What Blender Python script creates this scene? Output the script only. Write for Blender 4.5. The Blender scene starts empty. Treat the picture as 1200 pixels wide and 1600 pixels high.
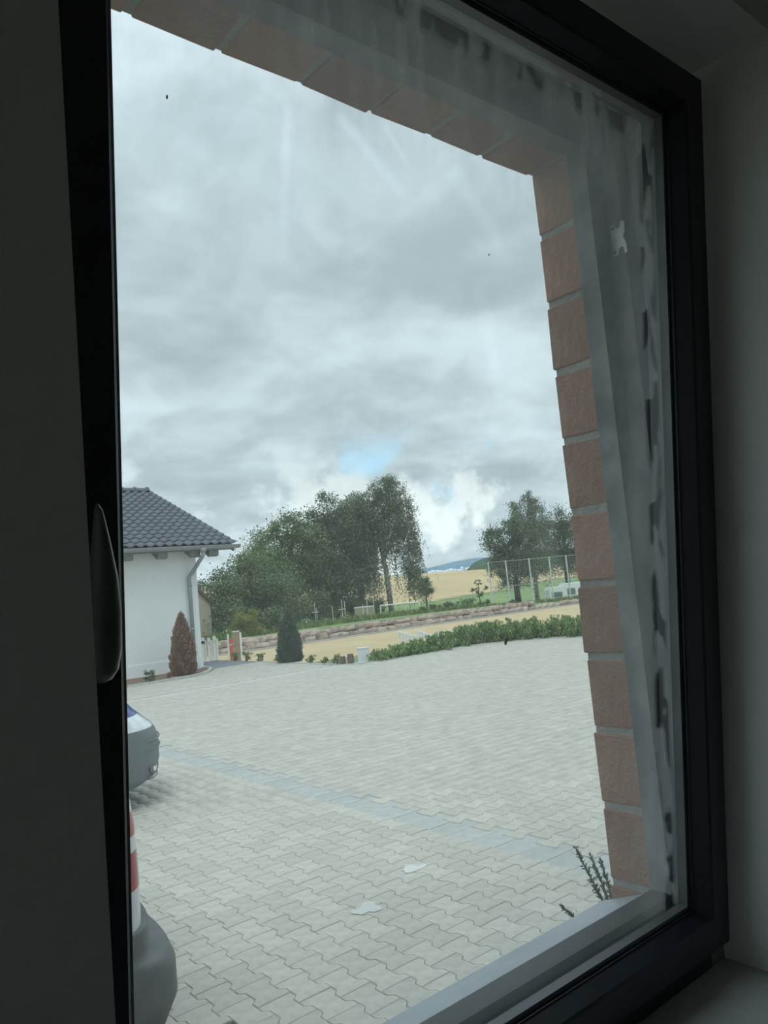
import bpy, math, random
import numpy as np
from mathutils import Matrix, Vector, Euler

# ------------------------------------------------------------------ camera, sky, exposure
scene = bpy.context.scene
COL = scene.collection
H = 1.70                                   # eye height above the paved yard
F_PX = 1220.0
YAW, PITCH, ROLL = 39.71, 5.05, 5.14
_y, _p, _r = map(math.radians, (YAW, PITCH, ROLL))
fw = Vector((math.sin(_y)*math.cos(_p), math.cos(_y)*math.cos(_p), math.sin(_p)))
rt = Vector((math.cos(_y), -math.sin(_y), 0)); up = rt.cross(fw)
cx = rt*math.cos(_r) - up*math.sin(_r); cy = up*math.cos(_r) + rt*math.sin(_r)
cam_d = bpy.data.cameras.new('camera'); cam = bpy.data.objects.new('camera', cam_d); COL.objects.link(cam)
cam_d.sensor_fit = 'HORIZONTAL'; cam_d.sensor_width = 36.0; cam_d.lens = 36.0*F_PX/1200.0
cam_d.clip_start = 0.02; cam_d.clip_end = 6000
cam.matrix_world = Matrix(((cx.x, cy.x, -fw.x, 0), (cx.y, cy.y, -fw.y, 0), (cx.z, cy.z, -fw.z, H), (0, 0, 0, 1)))
scene.camera = cam
vs = scene.view_settings
scene.display_settings.display_device = 'sRGB'
vs.view_transform = 'Standard'; vs.look = 'None'; vs.exposure = 0.0; vs.gamma = 1.0; vs.use_curve_mapping = False
scene.cycles.max_bounces = 10; scene.cycles.diffuse_bounces = 6; scene.cycles.transparent_max_bounces = 24
scene.cycles.sample_clamp_indirect = 6.0

SKY_GAIN = 1.29
SKY_SEED = 6.2
w = bpy.data.worlds.new('overcast_sky'); scene.world = w; w.use_nodes = True
nt = w.node_tree; nt.nodes.clear()
class NT:
    def __init__(s, tree): s.t = tree
    def n(s, kind, **kw):
        nd = s.t.nodes.new(kind)
        for k, v in kw.items():
            if k == 'inp':
                for a, b in v.items():
                    if isinstance(b, bpy.types.NodeSocket): s.t.links.new(b, nd.inputs[a])
                    else: nd.inputs[a].default_value = b
            else: setattr(nd, k, v)
        return nd
    def math(s, op, a, b=0.0, c=0.0, clamp=False):
        nd = s.n('ShaderNodeMath', operation=op, use_clamp=clamp)
        for i, v in enumerate((a, b, c)):
            if isinstance(v, bpy.types.NodeSocket): s.t.links.new(v, nd.inputs[i])
            else: nd.inputs[i].default_value = v
        return nd.outputs[0]
    def mix(s, f, a, b, mode='MIX'):
        nd = s.n('ShaderNodeMix', data_type='RGBA', blend_type=mode)
        for i, v in ((0, f), (6, a), (7, b)):
            if isinstance(v, bpy.types.NodeSocket): s.t.links.new(v, nd.inputs[i])
            else: nd.inputs[i].default_value = (tuple(v)+(1,))[:4] if i else v
        return nd.outputs[2]
    def ss(s, v, lo, hi):
        nd = s.n('ShaderNodeMapRange', interpolation_type='SMOOTHSTEP', inp={'From Min': lo, 'From Max': hi})
        s.t.links.new(v, nd.inputs[0]); return nd.outputs[0]
    def noise(s, vec, scale, detail=4, rough=.55, dist=0.0):
        nd = s.n('ShaderNodeTexNoise', inp={'Scale': scale, 'Detail': detail, 'Roughness': rough, 'Distortion': dist})
        if vec is not None: s.t.links.new(vec, nd.inputs['Vector'])
        return nd.outputs[0]
def build_sky():
    N = NT(nt)
    tc = N.n('ShaderNodeTexCoord').outputs['Generated']
    sep = N.n('ShaderNodeSeparateXYZ', inp={0: tc})
    z = N.math('MAXIMUM', sep.outputs[2], 0.0)
    zz = N.math('ADD', z, 0.30)
    comb = N.n('ShaderNodeCombineXYZ', inp={0: N.math('DIVIDE', sep.outputs[0], zz), 1: N.math('DIVIDE', sep.outputs[1], zz), 2: SKY_SEED})
    v = comb.outputs[0]
    big = N.noise(v, 2.3, 6, .52, .3)
    fine = N.noise(v, 6.0, 6, .55, .4)
    c = N.math('ADD', N.math('MULTIPLY', big, .68), N.math('MULTIPLY', fine, .32))
    c = N.ss(c, .34, .66)
    # overcast deck: grey bases, brighter thin places; brighter towards the zenith as overcast skies are
    deck = N.mix(c, (.50, .585, .63), (.86, .975, 1.03))
    # towards the horizon the deck breaks up: white edges and a little blue
    low = N.ss(sep.outputs[2], .235, .05)
    brk = N.noise(tc, 9.0, 7, .6, .15)
    white = N.math('MULTIPLY', N.ss(brk, .49, .60), low)
    blue = N.math('MULTIPLY', N.ss(N.noise(tc, 5.0, 4, .5, .3), .55, .62), N.math('MULTIPLY', N.ss(sep.outputs[2], .20, .14), N.ss(sep.outputs[2], .07, .12)))
    deck = N.mix(N.math('MULTIPLY', white, .7), deck, (1.32, 1.36, 1.32))
    deck = N.mix(N.math('MULTIPLY', blue, .8), deck, (.55, .92, 1.20))
    zen = N.math('ADD', 0.86, N.math('MULTIPLY', N.ss(z, .30, 1.0), .72))
    bg = N.n('ShaderNodeBackground', inp={0: deck, 1: N.math('MULTIPLY', zen, SKY_GAIN)})
    out = N.n('ShaderNodeOutputWorld'); nt.links.new(bg.outputs[0], out.inputs[0])
build_sky()
w.cycles.sampling_method = 'MANUAL'; w.cycles.sample_map_resolution = 1024

sun_d = bpy.data.lights.new('veiled_sun', 'SUN'); sun = bpy.data.objects.new('veiled_sun', sun_d); COL.objects.link(sun)
sun_d.energy = 1.2; sun_d.angle = math.radians(24); sun_d.color = (1.0, .985, .95)
sun.rotation_euler = Vector((0.45, 0.55, -1.25)).to_track_quat('-Z', 'Y').to_euler()

ORD = ['first', 'second', 'third', 'fourth', 'fifth', 'sixth', 'seventh', 'eighth', 'ninth', 'tenth', 'eleventh', 'twelfth', 'thirteenth', 'fourteenth', 'fifteenth', 'sixteenth', 'seventeenth']
rng = np.random.default_rng(7); random.seed(7)

# ------------------------------------------------------------------ materials
def mat(name, col, rough=.6, metal=0.0, var=0.0, scale=8.0, bump=0.0, bscale=40.0, rnd=None, spec=.5, col2=None, island=0.0, translucent=0.0, trans_col=None):
    m = bpy.data.materials.new(name); m.use_nodes = True
    N = NT(m.node_tree); b = m.node_tree.nodes['Principled BSDF']
    tc = N.n('ShaderNodeTexCoord').outputs['Object']
    c = tuple(col)+(1,)
    base = None
    if var > 0 or col2 is not None:
        f = N.noise(tc, scale, 6, .6)
        f = N.ss(f, .32, .68)
        lo = tuple(x*(1-var) for x in col) if col2 is None else col
        hi = tuple(min(x*(1+var), 1) for x in col) if col2 is None else col2
        base = N.mix(f, lo, hi)
    if island > 0 or rnd:
        if island > 0: rv = N.n('ShaderNodeNewGeometry').outputs['Random Per Island']; k = island
        else: rv = N.n('ShaderNodeObjectInfo').outputs['Random']; k = rnd
        sc = N.math('ADD', N.math('MULTIPLY', rv, 2*k), 1-k)
        cc = N.n('ShaderNodeCombineColor', inp={0: sc, 1: sc, 2: sc}).outputs[0]
        base = N.mix(1.0, base if base is not None else col, cc, 'MULTIPLY')
    if base is not None: m.node_tree.links.new(base, b.inputs['Base Color'])
    else: b.inputs['Base Color'].default_value = c
    b.inputs['Roughness'].default_value = rough; b.inputs['Metallic'].default_value = metal
    b.inputs['Specular IOR Level'].default_value = spec
    if bump > 0:
        bn = N.n('ShaderNodeBump', inp={'Strength': bump, 'Distance': .02, 'Height': N.noise(tc, bscale, 5, .6)})
        m.node_tree.links.new(bn.outputs[0], b.inputs['Normal'])
    if translucent > 0:
        tr = N.n('ShaderNodeBsdfTranslucent')
        if base is not None: m.node_tree.links.new(base, tr.inputs[0])
        else: tr.inputs[0].default_value = c
        mx = N.n('ShaderNodeMixShader', inp={0: translucent, 1: b.outputs[0], 2: tr.outputs[0]})
        m.node_tree.links.new(mx.outputs[0], m.node_tree.nodes['Material Output'].inputs[0])
    return m
M = {}
M['plaster'] = mat('interior_plaster', (.78, .775, .76), .9, var=.04, scale=3, bump=.15, bscale=120)
M['floor'] = mat('screed_floor', (.30, .29, .28), .9, var=.1, scale=2)
M['sillstone'] = mat('raw_sill', (.50, .50, .48), .85, var=.12, scale=6, bump=.2, bscale=60)
M['frame'] = mat('anthracite_foil', (.022, .025, .034), .36, var=.12, scale=30, bump=.04, bscale=300)
M['frame_dusty'] = mat('anthracite_foil_with_plaster_dust', (.10, .105, .11), .7, col2=(.27, .275, .275), scale=11)
M['gasket'] = mat('black_rubber_gasket', (.012, .012, .013), .6)
M['spacer'] = mat('grey_spacer_bar', (.16, .17, .175), .5, metal=.3)
M['handle'] = mat('dark_metal_handle', (.16, .165, .165), .34, metal=.6)
M['zinc'] = mat('zinc_plated_steel', (.62, .63, .62), .4, metal=.35, var=.15, scale=60)
M['alu'] = mat('grey_powdercoated_aluminium', (.34, .37, .41), .45, var=.08, scale=14)
M['mortar'] = mat('grey_mortar', (.40, .385, .355), .95, var=.12, scale=20, bump=.5, bscale=90)
M['brick'] = mat('red_clinker_brick', (.35, .17, .115), .85, col2=(.44, .262, .185), scale=9, bump=.4, bscale=70, rnd=.16)
M['paver'] = mat('grey_concrete_paver', (.475, .45, .395), .9, var=.10, scale=16, bump=.2, bscale=120, rnd=.075)
M['paver_field'] = mat('grey_concrete_paving', (.475, .45, .395), .9, var=.10, scale=7, bump=.2, bscale=120, island=.05)
M['joint'] = mat('paver_joint_sand', (.09, .09, .08), 1.0, var=.2, scale=12)
M['channel'] = mat('bluish_concrete_channel', (.405, .41, .39), .85, var=.08, scale=10, rnd=.05)
M['kerb'] = mat('pale_concrete_kerb', (.45, .45, .425), .9, var=.10, scale=8, rnd=.08)
M['asphalt'] = mat('dark_asphalt', (.20, .215, .235), .9, var=.12, scale=10)
M['mulch'] = mat('bark_mulch', (.16, .10, .07), 1.0, col2=(.30, .20, .15), scale=40, bump=1, bscale=60)
M['sand'] = mat('yellow_riding_sand', (.50, .38, .22), 1.0, col2=(.58, .45, .27), scale=.8, bump=.3, bscale=12)
M['soil'] = mat('grassy_soil', (.17, .21, .10), 1.0, col2=(.26, .27, .14), scale=1.2)
M['meadow'] = mat('green_meadow', (.13, .22, .075), 1.0, col2=(.24, .31, .12), scale=.35)
M['wheat'] = mat('ripe_wheat_field', (.48, .36, .19), 1.0, col2=(.57, .44, .25), scale=.03)
M['render'] = mat('white_render', (.80, .82, .82), .95, var=.02, scale=2, bump=.1, bscale=80)
M['rooftile'] = mat('anthracite_roof_tile', (.10, .112, .13), .5, var=.12, scale=8, rnd=.10)
M['rooftile_field'] = mat('anthracite_roof_tiles', (.10, .112, .13), .5, var=.12, scale=8, island=.10)
M['zincgutter'] = mat('weathered_zinc', (.30, .33, .335), .5, metal=.25, var=.10, scale=5)
M['greywood'] = mat('grey_painted_wood', (.20, .215, .22), .8, var=.1, scale=10)
M['beige'] = mat('beige_render', (.48, .42, .33), .95, var=.04, scale=1)
M['redroof'] = mat('red_brown_roof', (.15, .085, .07), .8, var=.15, scale=4)
M['blue'] = mat('blue_car_paint', (.035, .075, .28), .22, spec=.6)
M['greyplastic'] = mat('grey_bumper_plastic', (.145, .165, .175), .5, var=.05, scale=9)
M['darkplastic'] = mat('charcoal_bumper_plastic', (.085, .095, .098), .55, col2=(.13, .14, .14), scale=10, bump=.1, bscale=150)
M['white_paint'] = mat('white_van_paint', (.74, .77, .78), .25, spec=.6)
M['redlens'] = mat('red_lamp_lens', (.42, .018, .03), .2)
M['clearlens'] = mat('clear_lamp_lens', (.62, .67, .70), .12, spec=.8, col2=(.80, .84, .86), scale=14)
M['darkglass'] = mat('tinted_car_glass', (.02, .025, .03), .06, spec=.8)
M['tyre'] = mat('tyre_rubber', (.02, .02, .02), .85)
M['rim'] = mat('silver_wheel_cover', (.42, .43, .44), .35, metal=.6)
M['plate_white'] = mat('number_plate_white', (.75, .75, .74), .5)
M['black'] = mat('black_plastic', (.012, .012, .014), .5)
M['whitepaint'] = mat('white_painted_wood', (.78, .79, .78), .6, var=.04, scale=6)
M['orange'] = mat('orange_red_paint', (.66, .14, .06), .6)
M['woodpanel'] = mat('weathered_wood_board', (.36, .28, .20), .85, var=.2, scale=10)
M['darkwood'] = mat('dark_brown_wood', (.10, .06, .05), .85, col2=(.2, .13, .11), scale=14)
M['boxgrey'] = mat('pale_grey_cabinet', (.60, .62, .60), .6, var=.03)
M['stone'] = mat('sandstone_boulder', (.30, .235, .20), .95, col2=(.46, .38, .32), scale=3.5, bump=.5, bscale=14, rnd=.18)
M['bark'] = mat('dark_bark', (.07, .06, .05), .95, var=.3, scale=6)
M['birchbark'] = mat('white_birch_bark', (.55, .54, .50), .9, col2=(.12, .11, .10), scale=5)
M['leaf_dark'] = mat('dark_green_leaves', (.125, .165, .095), .6, island=.45, translucent=.25)
M['leaf_mid'] = mat('mid_green_leaves', (.17, .225, .105), .6, island=.42, translucent=.3)
M['leaf_birch'] = mat('grey_green_birch_leaves', (.17, .205, .13), .6, island=.40, translucent=.25)
M['leaf_yellow'] = mat('yellow_green_leaves', (.26, .27, .06), .6, island=.35, translucent=.3)
M['leaf_laurel'] = mat('glossy_laurel_leaves', (.185, .28, .09), .45, island=.4, translucent=.2)
M['leaf_conifer'] = mat('dark_conifer_needles', (.075, .11, .075), .7, island=.45)
M['leaf_dead'] = mat('dead_brown_needles', (.27, .155, .10), .8, island=.4)
M['leaf_sprig'] = mat('grey_green_juniper_needles', (.15, .20, .13), .7, island=.35)
M['hill'] = mat('haze_tinted_wooded_hill', (.17, .26, .33), 1.0, var=.12, scale=.01)  # aerial haze is put into this bluish base colour
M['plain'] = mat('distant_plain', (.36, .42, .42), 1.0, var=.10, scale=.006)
M['canopywood'] = mat('wooded_ridge', (.06, .10, .055), 1.0, var=.3, scale=.08)
M['far_white'] = mat('far_white_houses', (.72, .76, .78), .9)
M['steelpole'] = mat('pale_steel_pole', (.62, .64, .62), .6)
M['net'] = mat('grey_netting_cord', (.42, .44, .42), .9)
M['caravan'] = mat('off_white_caravan_shell', (.80, .82, .79), .45, var=.03)

# ------------------------------------------------------------------ mesh helpers
def mesh_np(name, V, faces, m, smooth=False):
    me = bpy.data.meshes.new(name); me.from_pydata([tuple(map(float, v)) for v in V], [], faces)
    if m is not None: me.materials.append(m)
    if smooth: me.polygons.foreach_set('use_smooth', [True]*len(me.polygons))
    me.update(); return me
def mesh_quads(name, V, m, smooth=False, k=4):
    """V: (n*k,3) array of separate k-gons"""
    V = np.asarray(V, np.float32).reshape(-1, 3); n = len(V)//k
    me = bpy.data.meshes.new(name); me.vertices.add(len(V)); me.vertices.foreach_set('co', V.ravel())
    me.loops.add(n*k); me.loops.foreach_set('vertex_index', np.arange(n*k, dtype=np.int32))
    me.polygons.add(n); me.polygons.foreach_set('loop_start', np.arange(0, n*k, k, dtype=np.int32))
    me.polygons.foreach_set('loop_total', np.full(n, k, dtype=np.int32))
    if m is not None: me.materials.append(m)
    me.update(calc_edges=True); return me
def link(name, me, parent=None, loc=(0, 0, 0), rot=(0, 0, 0), scl=(1, 1, 1)):
    o = bpy.data.objects.new(name, me); COL.objects.link(o)
    o.location = loc; o.rotation_euler = rot; o.scale = scl
    if parent is not None: o.parent = parent
    return o
def tag(o, label=None, cat=None, group=None, kind=None):
    if label: o['label'] = label
    if cat: o['category'] = cat
    if group: o['group'] = group
    if kind: o['kind'] = kind
    return o
def empty(name, loc=(0, 0, 0), rz=0.0, parent=None):
    o = bpy.data.objects.new(name, None); COL.objects.link(o); o.location = loc; o.rotation_euler = (0, 0, rz)
    o.empty_display_size = .2
    if parent is not None: o.parent = parent
    return o
class MB:
    def __init__(s): s.v = []; s.f = []
    def add(s, V, Fs):
        k = len(s.v); s.v += [tuple(p) for p in V]; s.f += [tuple(i+k for i in f) for f in Fs]; return s
    def box(s, a, b):
        (x0, y0, z0), (x1, y1, z1) = a, b
        return s.add([(x0, y0, z0), (x1, y0, z0), (x1, y1, z0), (x0, y1, z0), (x0, y0, z1), (x1, y0, z1), (x1, y1, z1), (x0, y1, z1)],
                     [(0, 3, 2, 1), (4, 5, 6, 7), (0, 1, 5, 4), (1, 2, 6, 5), (2, 3, 7, 6), (3, 0, 4, 7)])
    def tube(s, pts, r, n=8, cap=True):
        pts = [Vector(p) for p in pts]; rs = r if hasattr(r, '__len__') else [r]*len(pts)
        k = len(s.v)
        t0 = (pts[1]-pts[0]).normalized(); ref = Vector((0, 0, 1)) if abs(t0.z) < .9 else Vector((1, 0, 0))
        u = t0.cross(ref).normalized()
        for i, p in enumerate(pts):
            t = (pts[min(i+1, len(pts)-1)]-pts[max(i-1, 0)]).normalized()
            u = (u - t*u.dot(t)).normalized(); v_ = t.cross(u)
            for j in range(n):
                a = 2*math.pi*j/n; s.v.append(tuple(p + (u*math.cos(a)+v_*math.sin(a))*rs[i]))
        for i in range(len(pts)-1):
            for j in range(n):
                s.f.append((k+i*n+j, k+i*n+(j+1) % n, k+(i+1)*n+(j+1) % n, k+(i+1)*n+j))
        if cap:
            s.f.append(tuple(k+j for j in range(n))[::-1]); s.f.append(tuple(k+(len(pts)-1)*n+j for j in range(n)))
        return s
    def prism(s, poly, h0, h1, axis='z'):
        n = len(poly); f = {'z': lambda p, h: (p[0], p[1], h), 'y': lambda p, h: (p[0], h, p[1]), 'x': lambda p, h: (h, p[0], p[1])}[axis]
        V = [f(p, h0) for p in poly]+[f(p, h1) for p in poly]
        return s.add(V, [tuple(range(n))[::-1], tuple(range(n, 2*n))]+[(i, (i+1) % n, n+(i+1) % n, n+i) for i in range(n)])
    def build(s, name, m, parent=None, smooth=False, loc=(0, 0, 0), rot=(0, 0, 0), bevel=0.0):
        me = mesh_np(name, s.v, s.f, m, smooth); o = link(name, me, parent, loc, rot)
        if bevel > 0:
            b = o.modifiers.new('bevel', 'BEVEL'); b.width = bevel; b.segments = 2; b.limit_method = 'ANGLE'
        return o
def struct(o): o['kind'] = 'structure'; return o
def rad(d): return math.radians(d)

# ------------------------------------------------------------------ the room and its window
WIN_Y = 0.44                # room face of the outer wall
XL, XR, ZS, ZT = 0.150, 1.186, 1.065, 2.462     # plastered reveal
b = MB()
b.box((-2.2, WIN_Y, -.3), (XL, .755, 3.2)); b.box((XR, WIN_Y, -.3), (3.4, .755, 3.2))
b.box((XL, WIN_Y, -.3), (XR, .755, ZS-.03)); b.box((XL, WIN_Y, ZT), (XR, .755, 3.2))
struct(b.build('wall_front', M['plaster']))
mb = MB(); mb.box((-2.3, -3.4, -.3), (-2.2, -2.5, 3.2)); mb.box((-2.3, -1.5, -.3), (-2.2, .755, 3.2)); mb.box((-2.3, -2.5, -.3), (-2.2, -1.5, 1.0)); mb.box((-2.3, -2.5, 2.35), (-2.2, -1.5, 3.2))
struct(mb.build('wall_left', M['plaster']))
w2 = struct(empty('window_2', (-2.25, -2.0, 1.0))); tag(w2, 'unseen window added in the side wall behind the viewer to brighten the room')  # unseen window opening, added so daylight fills the dark room
for a_, b_ in (((-.03, -.498, 0), (.03, -.43, 1.35)), ((-.03, .43, 0), (.03, .498, 1.35)), ((-.03, -.43, 0), (.03, .43, .07)), ((-.03, -.43, 1.28), (.03, .43, 1.35)), ((-.03, -.035, .07), (.03, .035, 1.28))): MB().box(a_, b_).build('frame_bar', M['frame'], w2)
struct(MB().box((3.4, -3.4, -.3), (3.5, .755, 3.2)).build('wall_right', M['plaster']))
struct(MB().box((-2.3, -3.5, -.3), (3.5, -3.4, 3.2)).build('wall_back', M['plaster']))
struct(MB().box((-2.3, -3.5, 2.72), (3.5, .755, 2.82)).build('ceiling', M['plaster']))
struct(MB().box((-2.3, -3.5, .10), (3.5, .755, .16)).build('floor', M['floor']))
s_ = MB().box((XL, WIN_Y+.002, ZS-.03), (XR, .70, ZS)).build('trim_1', M['sillstone']); struct(s_)
tag(s_, 'raw grey window board inside under the dark window frame')

win = struct(empty('window_1', (0, 0, 0)))
tag(win, 'dark anthracite tilt window standing tilted open, with dusty glass')
# fixed frame: an L section, the lip towards the outside; x_in = clear opening of lip, rebate further out
LIPX0, LIPX1, LIPZ0, LIPZ1 = 0.215, 1.108, 1.177, 2.398
RBX0, RBX1, RBZ0, RBZ1 = 0.194, 1.146, 1.120, 2.434
OX0, OX1, OZ0, OZ1 = XL+.0005, XR-.0005, ZS+.0005, ZT-.0005
YF0, YL, YF1 = .690, .722, .757
def ring(mb, x0, x1, z0, z1, X0, X1, Z0, Z1, ya, yb):
    mb.box((X0, ya, Z0), (x0, yb, Z1)); mb.box((x1, ya, Z0), (X1, yb, Z1))
    mb.box((x0, ya, Z0), (x1, yb, z0)); mb.box((x0, ya, z1), (x1, yb, Z1))
for nm, a in (('frame_jamb', (OX0, RBX0, OZ0, OZ1)), ('frame_jamb', (RBX1, OX1, OZ0, OZ1)), ('frame_bottom_rail', (RBX0, RBX1, OZ0, RBZ0)), ('frame_head', (RBX0, RBX1, RBZ1, OZ1))):
    p = MB().box((a[0], YF0, a[2]), (a[1], YF1, a[3])).build(nm, M['frame' if nm == 'frame_bottom_rail' else 'frame_dusty'], win)
for nm, a in (('frame_lip', (RBX0, LIPX0, RBZ0, RBZ1)), ('frame_lip', (LIPX1, RBX1, RBZ0, RBZ1)), ('frame_lip', (LIPX0, LIPX1, RBZ0, LIPZ0)), ('frame_lip', (LIPX0, LIPX1, LIPZ1, RBZ1))):
    MB().box((a[0], YL, a[2]), (a[1], YF1, a[3])).build(nm, M['gasket' if a[3] == LIPZ0 else 'frame_dusty'], win)
# strike plate on the right rebate: zinc, with two C-shaped cut-outs
pl = [(.7115, 2.208), (.7115, 2.263), (.703, 2.263), (.702, 2.256), (.6985, 2.252), (.694, 2.254), (.692, 2.262), (.686, 2.262), (.686, 2.246), (.6905, 2.2355), (.686, 2.225), (.686, 2.207), (.690, 2.207), (.691, 2.217), (.6945, 2.221), (.6995, 2.219), (.702, 2.208)]
sp = MB().prism(pl, RBX1-.003, RBX1-.0004, 'x').build('strike_plate', M['zinc'], win)
sp['label'] = 'pale zinc strike plate with cut-outs'
for yy, zz in ((.7075, 2.256), (.7075, 2.214)):
    MB().tube([(RBX1-.0045, yy, zz), (RBX1-.002, yy, zz)], .0027, 10).build('screw', M['darkplastic'], sp)

# sash: built upright in its own coordinates (x along wall, y outward, z up from the hinge line) and tilted about the bottom
SX0, SX1, SH = .182, 1.170, 1.342
sash = empty('sash', (0, .668, 1.100), parent=win); sash.rotation_euler = (rad(5.57), 0, 0)
FW = .050
def sash_prof(inner):   # section across a member: (distance from outer edge, y)
    return [(0.0, 0.004), (.004, 0.0), (FW-.003, 0.0), (FW, .003), (FW+.008, .028), (FW+.008, .060), (FW+.005, .075), (.024, .075), (.024, .020), (0.0, .020)]
def member(side):
    P = sash_prof(None); mb = MB(); n = len(P); V = []
    for end in (0, 1):
        for d, y in P:
            if side == 'l': V.append((SX0+d, y, d if end == 0 else SH-d))
            if side == 'r': V.append((SX1-d, y, d if end == 0 else SH-d))
            if side == 'b': V.append((SX0+d if end == 0 else SX1-d, y, d))
            if side == 't': V.append((SX0+d if end == 0 else SX1-d, y, SH-d))
    mb.add(V, [tuple(range(n)), tuple(range(n, 2*n))[::-1]]+[(i, (i+1) % n, n+(i+1) % n, n+i) for i in range(n)])
    return mb
for sd, nm in (('l', 'sash_stile'), ('r', 'sash_stile'), ('b', 'sash_bottom_rail'), ('t', 'sash_top_rail')):
    o = member(sd).build(nm, M['frame'], sash)
    me = o.data
    import bmesh
    bm = bmesh.new(); bm.from_mesh(me); bmesh.ops.recalc_face_normals(bm, faces=bm.faces); bm.to_mesh(me); bm.free()
# glazing: gasket line, spacer bars and two panes
gx0, gx1, gz0, gz1 = SX0+FW+.008, SX1-FW-.008, FW+.008, SH-FW-.008
g = MB(); ring(g, gx0+.0012, gx1-.0012, gz0+.0012, gz1-.0012, gx0, gx1, gz0, gz1, .0265, .0287); g.build('glazing_gasket', M['gasket'], sash)
sb = MB(); ring(sb, gx0+.006, gx1-.006, gz0+.006, gz1-.006, gx0, gx1, gz0, gz1, .0335, .0475); sb.build('spacer_bar', M['spacer'], sash)
def glass_mat(name, dusty):
    m = bpy.data.materials.new(name); m.use_nodes = True; t = m.node_tree; t.nodes.clear(); N = NT(t)
    tr = N.n('ShaderNodeBsdfTransparent', inp={0: (.965, .985, .985, 1)})
    gl = N.n('ShaderNodeBsdfGlossy', inp={0: (1, 1, 1, 1), 1: .02})
    fc = N.n('ShaderNodeLayerWeight', inp={0: .5}).outputs['Facing']; fr = N.math('ADD', .04, N.math('MULTIPLY', N.math('POWER', fc, 5.0), .9))
    sh = N.n('ShaderNodeMixShader', inp={0: N.math('MULTIPLY', fr, .5), 1: tr.outputs[0], 2: gl.outputs[0]}).outputs[0]
    if dusty:
        oc = N.n('ShaderNodeTexCoord').outputs['Object']
        s = N.n('ShaderNodeSeparateXYZ', inp={0: oc}); u, v = s.outputs[0], s.outputs[2]
        wob = N.noise(oc, 7, 5, .6)
        st = N.n('ShaderNodeMapping', inp={0: oc, 3: (14, 1, 1.6)}).outputs[0]
        streak = N.ss(N.noise(st, 2.6, 7, .65), .42, .64)
        cloud = N.ss(N.noise(oc, 4.5, 6, .62), .35, .75)
        dr = N.math('SUBTRACT', gx1, u); dt = N.math('SUBTRACT', gz1, v)
        er = N.math('ADD', dr, N.math('MULTIPLY', N.math('SUBTRACT', wob, .5), .10))
        et = N.math('ADD', dt, N.math('MULTIPLY', N.math('SUBTRACT', wob, .5), .12))
        edge = N.math('MAXIMUM', N.ss(er, .15, .01), N.math('MULTIPLY', N.ss(et, .26, .06), .9))
        d = N.math('ADD', .072, N.math('MULTIPLY', cloud, .035)); d = N.math('ADD', d, N.math('MULTIPLY', N.ss(v, .75, 1.10), .045))
        d = N.math('ADD', d, N.math('MULTIPLY', edge, N.math('ADD', .07, N.math('MULTIPLY', N.math('ADD', streak, cloud), .105))))
        # dried run marks across the pane
        def smear(u0, v0, u1, v1, wd, amt):
            L = math.hypot(u1-u0, v1-v0); tx, tz = (u1-u0)/L, (v1-v0)/L
            du = N.math('SUBTRACT', u, u0); dv = N.math('SUBTRACT', v, v0)
            al = N.math('ADD', N.math('MULTIPLY', du, tx), N.math('MULTIPLY', dv, tz))
            pe = N.math('ABSOLUTE', N.math('ADD', N.math('SUBTRACT', N.math('MULTIPLY', du, tz), N.math('MULTIPLY', dv, tx)), N.math('MULTIPLY', N.math('SUBTRACT', wob, .5), wd*1.5)))
            msk = N.math('MULTIPLY', N.ss(pe, wd, wd*.15), N.math('MULTIPLY', N.ss(al, 0, L*.1), N.ss(al, L, L*.6)))
            return N.math('MULTIPLY', msk, amt)
        for a in SMEARS: d = N.math('MULTIPLY', d, N.math('SUBTRACT', 1.0, smear(*a), clamp=True))
        # wiped-off finger marks in the dust by the right edge
        bm_ = N.n('ShaderNodeMapping', inp={0: oc, 3: (34, 1, 13)}).outputs[0]
        blob = N.ss(N.noise(bm_, 1.0, 2, .5, .6), .515, .545)
        band = N.math('MULTIPLY', N.ss(dr, .010, .016), N.ss(dr, .056, .045))
        band_t = N.math('MULTIPLY', N.math('MULTIPLY', N.ss(dt, .010, .02), N.ss(dt, .06, .045)), .6)
        keep = N.math('SUBTRACT', 1.0, N.math('MULTIPLY', blob, N.math('MAXIMUM', band, band_t)), clamp=True)
        d = N.math('MULTIPLY', d, keep)
        # specks
        vo = N.n('ShaderNodeTexVoronoi', inp={'Scale': 26.0, 'Vector': oc})
        speck = N.math('MULTIPLY', N.ss(vo.outputs['Distance'], .045, .03), .5)
        df = N.n('ShaderNodeBsdfDiffuse', inp={0: (.62, .64, .62, 1)}); tl = N.n('ShaderNodeBsdfTranslucent', inp={0: (.70, .73, .72, 1)})
        du_ = N.n('ShaderNodeMixShader', inp={0: .6, 1: df.outputs[0], 2: tl.outputs[0]}).outputs[0]
        sh = N.n('ShaderNodeMixShader', inp={0: d, 1: sh, 2: du_}).outputs[0]
    out = N.n('ShaderNodeOutputMaterial'); t.links.new(sh, out.inputs[0]); return m
SMEARS = [(.430, 1.09, .420, .92, .008, .42), (.488, 1.10, .600, 1.018, .012, .42), (.555, 1.105, .60, 1.06, .006, .35), (.655, 1.085, .770, .98, .022, .35), (.70, .96, .74, .80, .018, .3)]
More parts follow.
